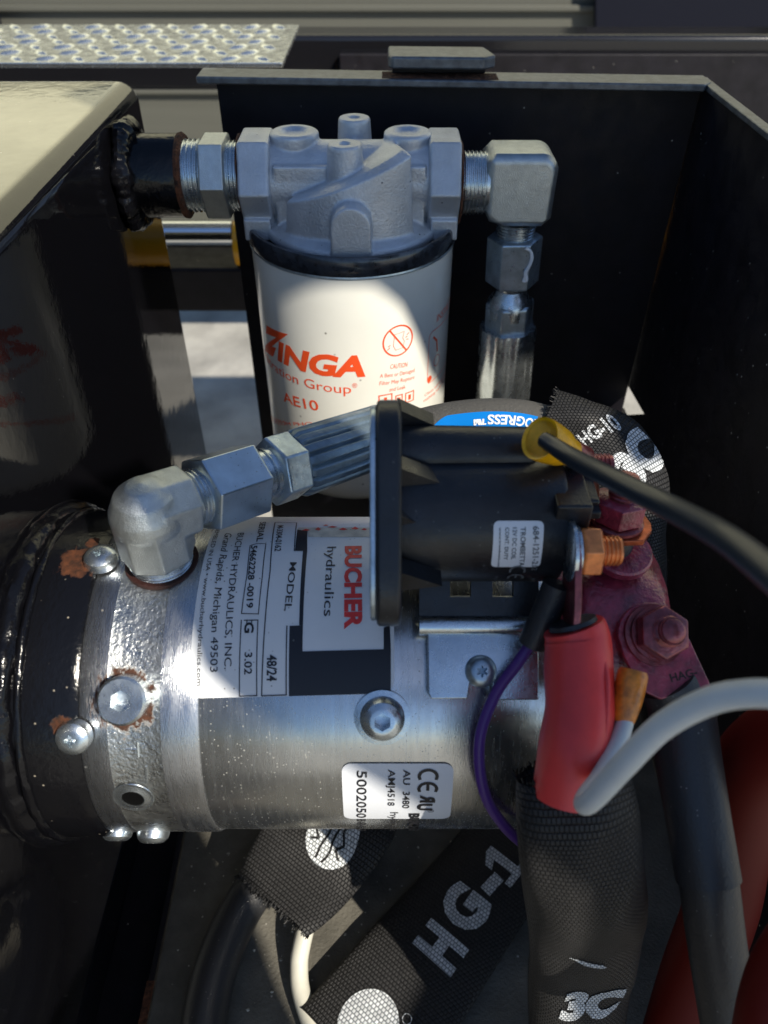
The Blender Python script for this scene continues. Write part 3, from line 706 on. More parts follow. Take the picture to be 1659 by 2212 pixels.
mb = MB(); mb.hexa(E, AD, 23.5, 18, 40, 1.6, ref=EN); mb.build('hex_nut', 'zinc_spotted', h2, bevel=.6)
mb = MB(); mb.lathe([(7.5,39.5),(7.5,40.6),(8.8,41),(9.0,43.2),(8.2,43.8),(9.2,44.3),(9.4,46.5),(8.0,47.2)], E, AD, 16); mb.build('neck', 'zinc', h2)
mb = MB(); mb.hexa(E, AD, 22, 46, 58, 1.8, ref=EN+sidev*.4); mb.build('swivel_hex', 'zinc_dark', h2, bevel=.8)
mb = MB(); mb.lathe([(9.5,56),(12.0,57),(12.4,59),(12.2,AL+6),(11.4,AL+8.5),(9,AL+8.5)], E, AD, 256, fn=lambda r,h,a: r*(1-.15*(max(0,math.cos(16*a))**2.2)-.012*noise.noise(Vector((h*.2,math.cos(a)*3,math.sin(a)*3)))) if 57.5<h<AL+8 else r*.94); mb.build('ridged_sleeve', 'crimp_metal', h2, smooth=32)
hp = [E+AD*(AL+5), E+AD*(AL+25)+Vector((0,4,0)), at(960,925,d=305), at(1080,915,d=302), at(1170,928,d=296), at(1260,985,d=290), at(1340,1080,d=285)]
hp2 = [E+AD*(AL+5), at(880,940,d=312), at(970,921,d=308), at(1060,913,d=303), at(1140,920,d=299), at(1200,945,d=296), at(1260,1010,d=296), at(1300,1090,d=298), at(1320,1250,d=302)]
mb = MB(); mb.tube(hp2, 9.6, 32, 10); mb.build('hose', 'hose_rubber', h2, smooth=60)
# blue stripe printed on hose, front side
P, _ = spline(hp2, 1, 10); T = tangents(P); vs_, fs_ = [], []; seg = range(16, 42); nb = 10
vd = lambda p: (-p).normalized()
def hose_pt(fi, ang, R):
    i = int(max(0, min(len(P)-2, fi))); t = fi-i; p = P[i].lerp(P[i+1], t); tt = T[i].lerp(T[i+1], t).normalized()
    f_ = (vd(p) - tt*vd(p).dot(tt)).normalized(); u_ = tt.cross(f_)
    if u_.z < 0: u_ = -u_
    return p + (f_*math.cos(ang)+u_*math.sin(ang))*R
mbb = MB(); rows = [14+ k*.5 for k in range(60)]
for r_i, fi in enumerate(rows):
    top = 26 - 60*max(0, 1-(fi-14)/7.0)**1.5
    for j in range(nb): mbb.v.append(hose_pt(fi, rad(-75+(top+75)*j/(nb-1)), 9.72))
mbb.f = [(i*nb+j,(i+1)*nb+j,(i+1)*nb+j+1,i*nb+j+1) for i in range(len(rows)-1) for j in range(nb-1)]
mbb.build('blue_stripe', 'blue_print', h2, smooth=60)
g, f = glyphs('PROGRESS\u2122', .03); v2, f2 = refine([(x*30, y*3.6) for x, y in g], f, 1.5)
# rotated 180 degrees: reads right to left seen from the front
seglen = (P[20]-P[19]).length
def tp(x, y):
    fi = 39.5 - x/ ((P[30]-P[29]).length); return hose_pt(fi, rad(4) - y/9.8, 9.9)
i_end = 29.2
def tp(x, y):
    fi = 27.0 + (30-x)/((P[33]-P[32]).length); return hose_pt(fi, rad(17) - y/9.8, 9.9)
mt = MB(); mt.add([tp(x, y) for x, y in v2], f2); mt.build('stripe_lettering', 'print_white', h2)

# ================================================================== SOLENOID
so_ = thing('starter_solenoid', 'black plastic motor solenoid with round end flange lying on top of the motor', 'solenoid', (25,172,-180))
SO = SOL.O
FC = at(843,1108,d=224); FC.x = 0
def sq(r, k, n=64):   # superellipse
    return [(abs(math.cos(t))**k*math.copysign(r, math.cos(t)), abs(math.sin(t))**k*math.copysign(r, math.sin(t))) for t in [2*math.pi*(i+.5)/n for i in range(n)]]
ez = Vector((0,.662,.749)); ey = Vector((0,.749,-.662))
mb = MB(); mb.prism(sq(31.0,.45), FC, ey, ez, (1,0,0), -2.0, 4.5); mb.build('end_flange', 'black_plastic', so_, bevel=1.2, bseg=3)
mb = MB(); mb.prism(sq(29.6,.45), FC, ey, ez, (1,0,0), -3.6, -2.0); mb.build('flange_gasket', 'zinc_dark', so_, bevel=.4)
mb = MB(); mb.lathe([(18,4),(19.4,4.5),(19.4,50),(18.6,51.2),(0.01,51.2)], SO, X, 72); mb.build('coil_body', 'black_plastic', so_, smooth=50)
UPc = at(1000,978,d=226); UPc.x = 0
mb = MB(); mb.lathe([(0.01,4),(8.2,4.2),(7.6,42),(6.6,44),(.01,44)], UPc, X, 40); mb.box((4.6,UPc.y-6.8,UPc.z-16),(44,UPc.y+7.5,UPc.z)); mb.build('terminal_housing', 'black_plastic', so_, smooth=50, bevel=.5)
mb = MB()
for (u,v,du) in ((880,1040,72),(880,1140,55),(880,1262,75),(880,915,58)):
    p = at(u,v,d=212 if v > 1000 else 222); q_ = at(u+du,v+4,d=214 if v > 1000 else 224)
    mb.add([p+Vector((-3,0,5)), p+Vector((-3,0,-3)), q_+Vector((0,0,0)), p+Vector((-3,6,5)), p+Vector((-3,6,-3)), q_+Vector((0,6,0))], [(0,1,2),(3,5,4),(0,2,5,3),(0,3,4,1),(1,4,5,2)])
mb.build('gussets', 'black_plastic', so_, smooth=20)
mb = MB(); mb.box((47,SO.y-15,SO.z-8),(57,SO.y+16,SO.z+17)); mb.box((51,SO.y-6,SO.z+4),(63,SO.y+14,SO.z+7)); mb.box((51,SO.y-8,SO.z+11),(61,SO.y+14,SO.z+13)); mb.build('terminal_block', 'black_plastic', so_, bevel=.8)
z7 = zm(1700,1400,1.2092)
st = Decal(SOL, .15, 19.4); A = st.uvpt(z7(332,826)); B = st.uvpt(z7(575,826))
q = rrect(A[0], A[1], rad(95)*19.4, B[1], 1.5); st.flat(q, [tuple(range(len(q)))], 1.5); sst = st.build('sticker', 'sticker_clean', so_)
dk = Decal(SOL, .28, 19.4); m7 = 1/1.2092/1.8517*.126
for t, x_, y0_, y1_, cp_ in (('684-1251-212',522,852,1062,30),('TROMBETTA',462,856,1042,26),('12V DC COIL',424,858,1010,22),('CONT. DUTY',388,858,1012,20),('www.trombetta.com',358,858,1050,12),('MADE',514,1100,1165,26),('IN USA',338,1090,1165,14)):
    dk.text(t, z7(x_,y0_), z7(x_-8,y1_), cp_*m7, .015)
A_ = dk.uvpt(z7(446,1064)); ce(dk, A_[0], A_[1], 2.1, .6)
dk.build('sticker_lettering', 'print_grey', sst)
# main stud with coated nut
SP = at(1253,1190,d=213); SPx = SP.copy()
mb = MB(); mb.lathe([(8.0,-3.6),(8.6,-3.2),(8.6,-2.2),(7,-2.0)], SP, X, 36); mb.lathe([(6.4,-2.0),(7.2,-1.6),(7.2,-.8),(6,-.6)], SP, X, 36); mb.build('washer', 'zinc', so_)
mb = MB(); mb.hexa(SP, X, 12.8, -.5, 5.2, .9, ref=(0,-.35,.94), phase=.5); mb.build('terminal_nut', 'orange_coated', so_, bevel=.5)
mb = MB(); mb.thread(SP, X, 4.3, -3, 11, 1.15, .5, 28); mb.build('terminal_stud', 'orange_coated', so_)
SP2 = at(1290,1085,d=232)
mb = MB(); mb.thread(at(1255,1010,d=228), X, 4.2, -10, 9, 1.15, .5, 28); mb.build('terminal_stud', 'pink_coat', so_)
mb = MB(); mb.hexa(at(1240,1060,d=232), X, 12, 0, 6, .8); mb.build('terminal_nut', 'copper_coated', so_, bevel=.5)

# ================================================================== MOTOR TERMINAL STUDS
ts = thing('motor_terminal', 'plum coated stud and hex nut standing on a copper bar above the motor end', 'terminal', at(1340,1160,d=232))
n1 = Vector((0.02,.10,1)).normalized(); T0 = at(1330,1132,d=234)
ex = Vector((1,.05,0)); ey_ = Vector((-.05,1,-.1))
mb = MB(); cp2 = [(-10.5,-8.5),(-11.5,6),(-5,9),(4,9)] + [(3.5+7.5*math.cos(rad(a)), .5+8*math.sin(rad(a))) for a in (70,45,20,-5,-30,-55)] + [(6,-8.5)]
mb.prism(cp2, T0, ex, ey_, n1, -2.0, 0); mb.build('copper_bar', 'copper_coated', ts, bevel=.4)
mb = MB(); mb.lathe([(7.6,0.1),(8.1,.6),(8.1,1.6),(7.4,2.1)], T0, n1, 40); mb.build('washer', 'pink_coat', ts)
mb = MB(); mb.hexa(T0, n1, 13.6, 2.0, 10, 1.1, ref=(-.2,-1,0)); mb.build('hex_nut', 'red_coat', ts, bevel=.4)
mb = MB(); mb.thread(T0, n1, 4.3, -22, 17, 1.35, .55, 30); mb.build('stud', 'pink_coat', ts)
mb = MB(); mb.lathe([(6.6,-22),(6.6,-5),(6.0,-3),(4,-3)], T0, n1, 40); mb.build('insulator', 'black_plastic', ts)
mb = MB(); T1 = at(1345,1186,d=236); mb.lathe([(9.4,-3),(9.4,-.6),(8.8,0),(5,0.1)], T1, Vector((.05,-.2,1)), 48); mb.build('insulator_flange', 'red_coat', ts)

# bent coated plate on the motor end
up_ = [(1236,1216,241),(1300,1188,244),(1360,1176,245),(1403,1182,245),(1424,1222,242),(1441,1272,237),(1450,1326,229.5)]
mb = MB(); rowA = [at(u,v,d=d) for u,v,d in up_]; rowB = [at(u,1326,d=229.5) for u in (1236,1272,1308,1344,1380,1415,1450)]
rowC = [at(u,1352,d=228) for u in (1236,1275,1315,1355,1390,1425,1457)]; rowD = [at(u,1502,d=229) for u in (1236,1285,1330,1375,1415,1455,1496)]
rowA2 = rowA[:]
rows = [rowA, [a.lerp(b,.5)+Vector((0,-.6,.6)) for a,b in zip(rowA,rowB)], [b+Vector((0,.3,-.1)) for b in rowB], rowC, [a.lerp(b,.5) for a,b in zip(rowC,rowD)], rowD]
for rw in rows: mb.v += rw
mb.f = [(i*7+j, i*7+j+1, (i+1)*7+j+1, (i+1)*7+j) for i in range(5) for j in range(6)]
mb.build('terminal_plate', 'red_coat', pm, solid=2.0, smooth=50)

# negative cable with stamped lug
nc = thing('battery_cable', 'thick black battery cable with plum coated stamped lug bolted at motor end', 'cable', at(1440,1500,d=226))
L0 = at(1405,1372,d=226)
ln = (-(ray(1405,1372))).normalized(); ln = (ln+Vector((.42,0,.12))).normalized()
lu = Vector((-.20,.62,.72)); lu = (lu-ln*lu.dot(ln)).normalized(); lr = lu.cross(ln)
if lr.x < 0: lr = -lr
lug = [(-10.5,-18)] + [(-10.5+0,-10)] + [(10.0*math.cos(rad(a)), 1+10.5*math.sin(rad(a))) for a in range(180,-1,-18)] + [(12.5,-19.5),(-5,-19.5)]
lug = [(-8.2,-14),(-9.9,-4)] + [(10.2*math.cos(rad(a)), 9.6*math.sin(rad(a))) for a in range(170,5,-15)] + [(11.0,-4),(13.0,-18.2),(-3,-18.2)]
mb = MB(); mb.prism(lug, L0, lr, lu, ln, -1.2, .8); mb.build('lug', 'red_coat', nc, bevel=.5)
mb = MB(); mb.lathe([(8.6,.8),(9.0,1.3),(8.9,2.0),(7,2.2)], L0+lr*.5, ln, 40); mb.lathe([(7.4,2.1),(7.8,2.6),(7.8,3.5),(6,3.7)], L0+lr*.8, ln, 40); mb.build('washer', 'pink_coat', nc)
mb = MB(); mb.hexa(L0+lr*1.0, ln, 13.6, 3.6, 8.6, 1.0, ref=lu+lr*.3); mb.build('hex_nut', 'pink_coat', nc, bevel=.5)
mb = MB(); mb.thread(L0+lr*1.0, ln, 4.4, 0, 12.6, 1.3, .5, 30); mb.lathe([(3.6,12.4),(3.4,13.4),(2.2,14.2),(.01,14.5)], L0+lr*1.0, ln, 30); mb.build('stud', 'pink_coat', nc)
# stamped letters
g, f = glyphs('HAG-', .03); mb = MB(); mb.add([L0+lr*(1.5+8.5*x)+lu*(-14.2+2.3*y)+ln*.86 for x, y in g], f); mb.build('stamping', 'seal_red', nc)
cpath = [at(1440,1470,d=229), at(1470,1530,d=230), at(1488,1650,d=226), at(1510,1780,d=222), at(1530,1900,d=220), at(1550,2050,d=222), at(1590,2300,d=226)]
mb = MB(); mb.tube(cpath[:5], [8.6,9.6,9.4,9.0,9.0], 28); mb.build('heat_shrink', 'black_rubber', nc, smooth=60)
mb = MB(); mb.tube(cpath[3:], 8.2, 28); mb.build('cable_jacket', 'black_rubber', nc, smooth=60)

# positive cable: ring terminal, red heat shrink
pc = thing('battery_cable', 'battery cable in bright red heat shrink hanging from the solenoid stud', 'cable', at(1245,1400,d=218))
rt = at(1236,1190,d=213)
rp = [(0,0)]
ring = [(7.2*math.cos(rad(a)), 7.2*math.sin(rad(a))) for a in range(0,181,15)] + [(-7.2,-14),(-5,-26),(5,-26),(7.2,-14)]
ey2 = Vector((0,.55,.0))
dn = (at(1245,1390,d=214)-rt); dn.x = 0; dn.normalize(); sd = Vector((1,0,0)).cross(dn)
mb = MB(); mb.prism([(x, -y) for x, y in ring], rt, sd, dn, (1,0,0), -1.0, 1.0); mb.build('ring_terminal', 'pink_coat', pc, bevel=.3)
rpth = [at(1238,1352,d=214), at(1248,1385,d=214), at(1250,1440,d=212), at(1252,1530,d=208), at(1240,1620,d=205), at(1225,1720,d=206)]
mb = MB(); mb.tube(rpth, [8.4,9.2,9.3,9.3,9.5,9.3], 32, 8, fn=lambda i, a: 1+.03*noise.noise(Vector((i*.15, math.cos(a)*1.5, math.sin(a)*1.5)))); mb.build('red_heat_shrink', 'red_shrink', pc, smooth=60)
mb = MB(); mb.lathe([(6.9,0),(6.6,1.2),(5.6,1.25),(4.9,.9),(0.01,.85)], rpth[0]+Vector((0,0,.3)), (rpth[0]-rpth[1]).normalized(), 32); mb.build('crimp_mouth', 'black_rubber', pc)
mb = MB(); mb.tube([at(1298,1400,d=208), at(1312,1470,d=203), at(1310,1560,d=200), at(1300,1650,d=198)], [.5,.8,.8,.4], 8); mb.build('shrink_crease', 'red_shrink', pc)

# ================================================================== SLEEVES (woven webbing)
class Sleeve:
    def __init__(s, pts, sides, widths, thick, sub=14):
        s.P, s.W = spline(pts, widths, sub); s.Sd, _ = spline(sides, 1, sub); s.T = tangents(s.P); s.th = thick; s.k = 1.0
        s.len = [0]
        for a, b in zip(s.P, s.P[1:]): s.len.append(s.len[-1]+(b-a).length)
    def frame(s, sp):
        i = 0
        while i < len(s.len)-2 and s.len[i+1] < sp: i += 1
        t = (sp-s.len[i])/max(1e-6, s.len[i+1]-s.len[i]); L_ = lambda q: q[i]+(q[i+1]-q[i])*t
        p, w_, sd_, tt = L_(s.P), L_(s.W), L_(s.Sd), L_(s.T).normalized()
        sd_ = (sd_-tt*sd_.dot(tt)).normalized(); n = tt.cross(sd_)
        if n.dot(-p) < 0: n = -n
        return p, w_, sd_, tt, n
    def top(s, sp, wv, off=0):      # wv in -1..1
        p, w_, sd_, tt, n = s.frame(sp); h = s.th*.5*(max(0, 1-abs(wv)**2.4))**.5
        return p + sd_*(wv*w_/2) + n*(h+off)
    def mesh(s, open_end=False, wob=.6, seed=0):
        mb = MB(); mb.uv = []; nr = 36; L_ = s.len[-1]; ns = max(20, int(L_/1.6))
        for i in range(ns+1):
            sp = L_*i/ns; p, w_, sd_, tt, n = s.frame(sp)
            for k in range(nr+1):
                a = 2*math.pi*k/nr; wv = math.cos(a); h = s.th*.5*(max(0, 1-abs(wv)**2.4))**.5*(1 if math.sin(a) >= 0 else -1)
                q_ = p + sd_*(wv*w_/2) + n*h
                q_ += n*wob*noise.noise(Vector((sp*.045, wv*1.5, seed)))
                mb.v.append(q_); mb.uv.append(((wv*w_/2 if math.sin(a) >= 0 else w_-wv*w_/2)*s.k, sp*s.k))
        m = nr+1
        mb.f = [(i*m+k, i*m+k+1, (i+1)*m+k+1, (i+1)*m+k) for i in range(ns) for k in range(nr)]
        return mb
    def prints(s, vs2, fs, off=.35, seed=0, wob=.6):
        """vs2 in (along mm, across mm)"""
        v, f = refine(vs2, fs, 2.0); mb = MB(); mb.uv = []
        for a, c in v:
            p, w_, sd_, tt, n = s.frame(a); wv = c/(w_/2)
            mb.v.append(s.top(a, wv, off)+n*wob*noise.noise(Vector((a*.045, wv*1.5, seed)))); mb.uv.append((c*s.k, a*s.k))
        mb.f = f; return mb
FR = 0.3
def frayed(sl, sp, name, parent, n=110):
    mb = MB(); random.seed(int(sp*10)+3)
    for k in range(n):
        a = 2*math.pi*random.random(); wv = math.cos(a); sgn = 1 if math.sin(a) > 0 else -1
        p, w_, sd_, tt, nn_ = sl.frame(sp); h = sl.th*.5*(max(0, 1-abs(wv)**2.4))**.5*sgn
        q_ = p+sd_*(wv*w_/2)+nn_*h; d = 1 if sp > 1 else -1
        e = q_ + tt*d*random.uniform(.8,2.2)+nn_*random.uniform(-.8,.8)+sd_*random.uniform(-.8,.8)
        mb.tube([q_, e], .22, 5)
    return mb.build(name, 'webbing', parent, kind='stuff')

# sleeve 1, bottom centre
s1 = thing('woven_sleeve', 'short black woven sleeve with a white oval print under the motor', 'cable sleeve', at(690,1900,z=-350), 'black woven hose sleeves')
P1 = [at(770,1650,z=-364), at(722,1760,z=-364), at(665,1855,z=-366), at(588,1955,z=-368)]
sd1 = [Vector((1,.30,-.1)), Vector((1,.35,-.05)), Vector((.92,.1,-.2)), Vector((.86,-.56,.0))]
SL1 = Sleeve(P1, sd1, [64,62,54,44], 11); m1 = SL1.mesh(seed=1); b1 = m1.build('sleeve_fabric', 'webbing', s1, smooth=60)
Ls = SL1.len[-1]; frayed(SL1, Ls-.2, 'frayed_edge', s1)
def in_sleeve(sl, u, v):   # nearest (along, across) to a photo position
    best = None
    for i in range(0, 81):
        sp = sl.len[-1]*i/80
        for j in range(-20, 21):
            q_ = sl.top(sp, j/20.0); du = q_.dot(Vector((1,0,0)))/q_.dot(FWD)*F+CX; dv = -q_.dot(UP)/q_.dot(FWD)*F+CY
            e = (du-u)**2+(dv-v)**2
            if best is None or e < best[0]: best = (e, sp, j/20.0*sl.frame(sp)[1]/2)
    return best[1], best[2]
def sprint(sl, polys, seed, parent, name='print', off=.3, m='webbing_print', wob=None):
    wob = wob if wob is not None else (2.6 if sl is globals().get('SL3') else .6)
    big = MB(); big.uv = []
    for vs2, fs in polys:
        q_ = sl.prints(vs2, fs, off, seed, wob); n0 = len(big.v); big.v += q_.v; big.uv += q_.uv; big.f += [tuple(i+n0 for i in f) for f in q_.f]
    return big.build(name, m, parent, smooth=60)
ca, cc = in_sleeve(SL1, 712, 1812)
ov = [(ca+ (13 if math.cos(rad(k)) > 0 else 18)*math.cos(rad(k)), cc+12.5*math.sin(rad(k))) for k in range(0,360,10)]
sprint(SL1, [(ov, [tuple(range(36))])], 1, s1)
stalks = []
for pts_ in ([(-10,-3),(-2,-2),(5,-3),(11,-2)], [(-8,2),(0,1),(6,2.5),(11,1.5)], [(-10,6),(-5,4),(0,7),(3,4),(6,8)], [(-9,-8),(-4,-6),(0,-8.5),(3,-5.5),(5,-9)]):
    for a_, b_ in zip(pts_, pts_[1:]):
        dx, dy = b_[0]-a_[0], b_[1]-a_[1]; l = math.hypot(dx,dy); nx, ny = -dy/l*.55, dx/l*.55
        stalks.append(([(ca+a_[0]+nx,cc+a_[1]+ny),(ca+b_[0]+nx,cc+b_[1]+ny),(ca+b_[0]-nx,cc+b_[1]-ny),(ca+a_[0]-nx,cc+a_[1]-ny)], [(0,1,2,3)]))
sprint(SL1, stalks, 1, s1, 'script_strokes', .55, 'webbing')

# sleeve 2, diagonal with HG-1
s2 = thing('woven_sleeve', 'long black woven sleeve with pale letters HG-1 lying diagonally on the floor', 'cable sleeve', at(950,2000,z=-365), 'black woven hose sleeves')
P2 = [at(1215,1690,z=-386), at(1125,1800,z=-389), at(1005,1960,z=-391), at(890,2110,z=-391), at(750,2290,z=-391)]
sd2 = [Vector((.72,-.70,.1)), Vector((.72,-.70,.15)), Vector((.75,-.65,.05)), Vector((.8,-.6,.0)), Vector((.85,-.5,0))]
SL2 = Sleeve(P2, sd2, [48,50,52,56,58], 10); SL2.mesh(seed=2).build('sleeve_fabric', 'webbing', s2, smooth=60)
a0, c0 = in_sleeve(SL2, 932, 2110); a1, c1 = in_sleeve(SL2, 1125, 1800)
def stext(sl, t, uv0, uv1, cap, bold, seed, parent, flip=1):
    A_ = in_sleeve(sl, *uv0); B_ = in_sleeve(sl, *uv1); g, f = glyphs(t, bold); dx, dy = B_[0]-A_[0], B_[1]-A_[1]; l = math.hypot(dx,dy); ux, uy = dx/l, dy/l
    sprint(sl, [([(A_[0]+dx*x+flip*uy*cap*y, A_[1]+dy*x-flip*ux*cap*y) for x, y in g], f)], seed, parent, 'print')
for t_, A_, B_ in (('H',(963,2110),(1006,2046)),('G',(1016,2026),(1062,1958)),('-',(1070,1944),(1094,1914))): stext(SL2, t_, A_, B_, 20 if t_ != '-' else 20, .06, 2, s2, flip=-1)
one = [(.08,0),(.92,0),(.92,.17),(.64,.17),(.64,1),(.42,1),(.12,.80),(.12,.60),(.38,.72),(.38,.17),(.08,.17)]
A_ = in_sleeve(SL2, 1096, 1926); B_ = in_sleeve(SL2, 1146, 1862); dx, dy = B_[0]-A_[0], B_[1]-A_[1]; l = math.hypot(dx, dy)
sprint(SL2, [([(A_[0]+dx*x-dy/l*20*y, A_[1]+dy*x+dx/l*20*y) for x, y in one], [tuple(range(11))])], 2, s2)
# oval at the bottom
ca, cc = in_sleeve(SL2, 790, 2215)
sprint(SL2, [([(ca+14*math.cos(rad(k)), cc+13*math.sin(rad(k))) for k in range(0,360,10)], [tuple(range(36))])], 2, s2)
ca, cc = in_sleeve(SL2, 880, 2202)
rg = [(( [(ca+r_*math.cos(rad(k)), cc+r_*math.sin(rad(k))) for k,r_ in ((t,2.2),(t+20,2.2),(t+20,1.8),(t,1.8))]), [(0,1,2,3)]) for t in range(0,360,20)]
sprint(SL2, rg, 2, s2, 'registered_mark')

# sleeve 3, vertical round the red cable
s3 = thing('woven_sleeve', 'wide black woven sleeve hanging open below the red heat shrink', 'cable sleeve', at(1240,1900,d=230), 'black woven hose sleeves')
P3 = [at(1236,1672,d=212), at(1245,1760,d=212), at(1258,1880,d=220), at(1268,2010,d=247), at(1250,2150,d=272), at(1250,2300,d=288)]
sd3 = [Vector((1,0,0))]*3 + [Vector((1,.1,0)), Vector((1,.15,.05)), Vector((1,.15,.1))]
SL3 = Sleeve(P3, sd3, [31,34,35,38,36,34], 22); SL3.k = 1.35; SL3.mesh(seed=3, wob=2.6).build('sleeve_fabric', 'webbing', s3, smooth=60)
frayed(SL3, 0.1, 'frayed_edge', s3, 120)
A_ = in_sleeve(SL3, 1265, 2168)
g, f = glyphs('3C', .07)
sprint(SL3, [([(A_[0]+10-16*y, A_[1]-8+20*x+2*y) for x, y in g], f)], 3, s3)
A_ = in_sleeve(SL3, 1232, 2068)
lf = [(0,0),(3,2.2),(6,4.5),(8,8),(9,11),(6.5,9.5),(4.5,6),(2,3)]
sprint(SL3, [([(A_[0]+x, A_[1]+y) for x, y in lf], [tuple(range(8))])], 3, s3, 'leaf_print')

# sleeve 4, upper right round the hose
s4 = thing('woven_sleeve', 'crumpled black woven sleeve with white 3C print behind the terminal studs', 'cable sleeve', at(1330,1010,d=300), 'black woven hose sleeves')
P4 = [at(1172,921,d=299), at(1235,948,d=297), at(1300,990,d=295), at(1345,1060,d=294), at(1362,1160,d=296), at(1375,1290,d=300)]
sd4 = [Vector((.16,.55,.82)), Vector((.3,.5,.78)), Vector((.5,.5,.65)), Vector((.85,.3,.25)), Vector((1,.1,0)), Vector((1,0,0))]
SL4 = Sleeve(P4, sd4, [30,32,38,36,26,22], 23); SL4.k = 1.5; SL4.mesh(seed=4, wob=3.2).build('sleeve_fabric', 'webbing', s4, smooth=60)
frayed(SL4, 0.1, 'frayed_edge', s4, 130)
def sp4(t, uv0, uv1, cap, bold):
    A_ = in_sleeve(SL4, *uv0); B_ = in_sleeve(SL4, *uv1); g, f = glyphs(t, bold); dx, dy = B_[0]-A_[0], B_[1]-A_[1]; l = math.hypot(dx,dy); ux, uy = dx/l, dy/l
    q_ = SL4
    big = SL4.prints([(A_[0]+dx*x-uy*cap*y, A_[1]+dy*x+ux*cap*y) for x, y in g], f, .35, 4, 3.2); big.build('print', 'webbing_print', s4, smooth=60)
sp4('HG-10', (1265,965), (1345,925), 5.5, .04); sp4('3C', (1362,1052), (1428,990), 11, .08)

# ================================================================== LOOSE CABLES AND WIRES
mb = MB(); mb.tube([at(575,1895,z=-386), at(540,1935,z=-387), at(505,1995,z=-388), at(470,2080,z=-388), at(445,2180,z=-388), at(435,2300,z=-388)], [9.5,10,10,10,10,10], 28)
tag(mb.build('rubber_hose', 'black_rubber', loc=at(500,2000,z=-350), smooth=60), 'smooth black rubber hose leaving the short sleeve at the bottom left', 'hose')
mb = MB(); mb.tube([at(668,1975,z=-383), at(652,2040,z=-387), at(646,2085,z=-391), at(652,2150,z=-394), at(690,2260,z=-395)], 4.2, 22)
tag(mb.build('white_cable', 'cable_cream', loc=at(650,2080,z=-370), smooth=60), 'cream white cable leaving the short woven sleeve onto the tray floor', 'cable')
# purple wire with black sleeve end
pw = thing('purple_wire', 'thin purple wire with black shrink end looping over the motor shell', 'wire', at(1050,1600,d=235))
mb = MB(); mb.tube([at(1150,1385,d=226), at(1120,1430,d=227), at(1070,1500,d=231), at(1036,1600,d=233), at(1046,1710,d=238), at(1090,1785,d=247), at(1150,1840,d=262)], 1.75, 14); mb.build('insulation', 'wire_purple', pw, smooth=60)
mb = MB(); mb.tube([at(1205,1262,d=219), at(1180,1325,d=222), at(1148,1392,d=225)], [4.3,4.3,4.0], 18); mb.build('shrink_end', 'black_rubber', pw, smooth=60)
# black wire with yellow crimp
bw = thing('black_wire', 'blurred black wire with a yellow crimp running to the right edge', 'wire', at(1300,1000,d=200))
mb = MB(); mb.tube([at(1176,950,d=207), at(1230,985,d=198), at(1330,1038,d=178), at(1450,1098,d=160), at(1570,1165,d=140), at(1700,1270,d=122)], [2.2,2.5,2.65,2.75,2.75,2.75], 20); mb.build('insulation', 'wire_black', bw, smooth=60)
Y0, Y1 = at(1168,948,d=209), at(1248,985,d=220); YD = (Y1-Y0).normalized()
mb = MB(); mb.lathe([(5.4,0),(6.0,-.6),(6.1,.5),(5.9,4),(5.4,8),(4.2,11.5),(3.6,16)], Y0, YD, 36); mb.lathe([(5.2,0),(4.6,4),(3.4,8)], Y0, YD, 36); mb.build('crimp_sleeve', 'yellow_crimp', bw, smooth=50, solid=.0)
mb = MB(); mb.lathe([(4.7,4),(.01,4.01)], Y0, YD, 30); mb.build('crimp_inside', 'dark_hole', bw)
mb = MB(); mb.lathe([(3.8,13),(4.0,14),(3.8,20),(3.0,21),(.01,21)], Y0, YD, 24); mb.build('crimp_barrel', 'pink_coat', bw)
# white wire
ww = thing('white_wire', 'white wire with amber crimp folded back beside the red heat shrink', 'wire', at(1300,1700,d=180))
mb = MB(); mb.tube([at(1350,1560,d=204), at(1333,1610,d=200), at(1300,1675,d=194), at(1268,1720,d=186), at(1262,1738,d=181), at(1285,1722,d=175), at(1350,1650,d=166), at(1430,1570,d=158), at(1530,1515,d=150), at(1620,1498,d=144), at(1720,1502,d=138)],
    [2.3,2.4,2.5,2.5,2.4,2.6,2.75,2.75,2.75,2.75,2.75], 20, 10); mb.build('insulation', 'wire_white', ww, smooth=60)
W0, W1 = at(1368,1452,d=207), at(1345,1560,d=205); WD = (W1-W0).normalized(); WL = (W1-W0).length
mb = MB(); mb.lathe([(.01,1),(2.4,.9),(2.8,-.2),(3.6,-.6),(4.2,.3),(4.3,4),(4.1,8),(3.5,WL-2),(3.0,WL),(2.0,WL)], W0, WD, 30, fn=lambda r,h,a: r*(1+.05*math.cos(2*a))); mb.build('crimp_sleeve', 'amber_crimp', ww, smooth=50)
# red cable behind
mb = MB(); mb.tube([at(1760,1560,d=215), at(1640,1640,d=235), at(1590,1760,d=250), at(1560,1950,d=265), at(1500,2120,d=275), at(1440,2320,d=280)], 12, 24)
tag(mb.build('red_cable', 'red_cable', loc=at(1580,1800,d=250), smooth=60), 'dull red cable behind the thick black cable at the lower right', 'cable')
mb = MB(); mb.tube([at(1760,2000,d=190), at(1690,2110,d=190), at(1655,2250,d=190), at(1650,2400,d=190)], 8, 24)
tag(mb.build('red_cable', 'red_cable', loc=at(1690,2110,d=190), smooth=60), 'red cable end at the bottom right corner of the photo', 'cable')

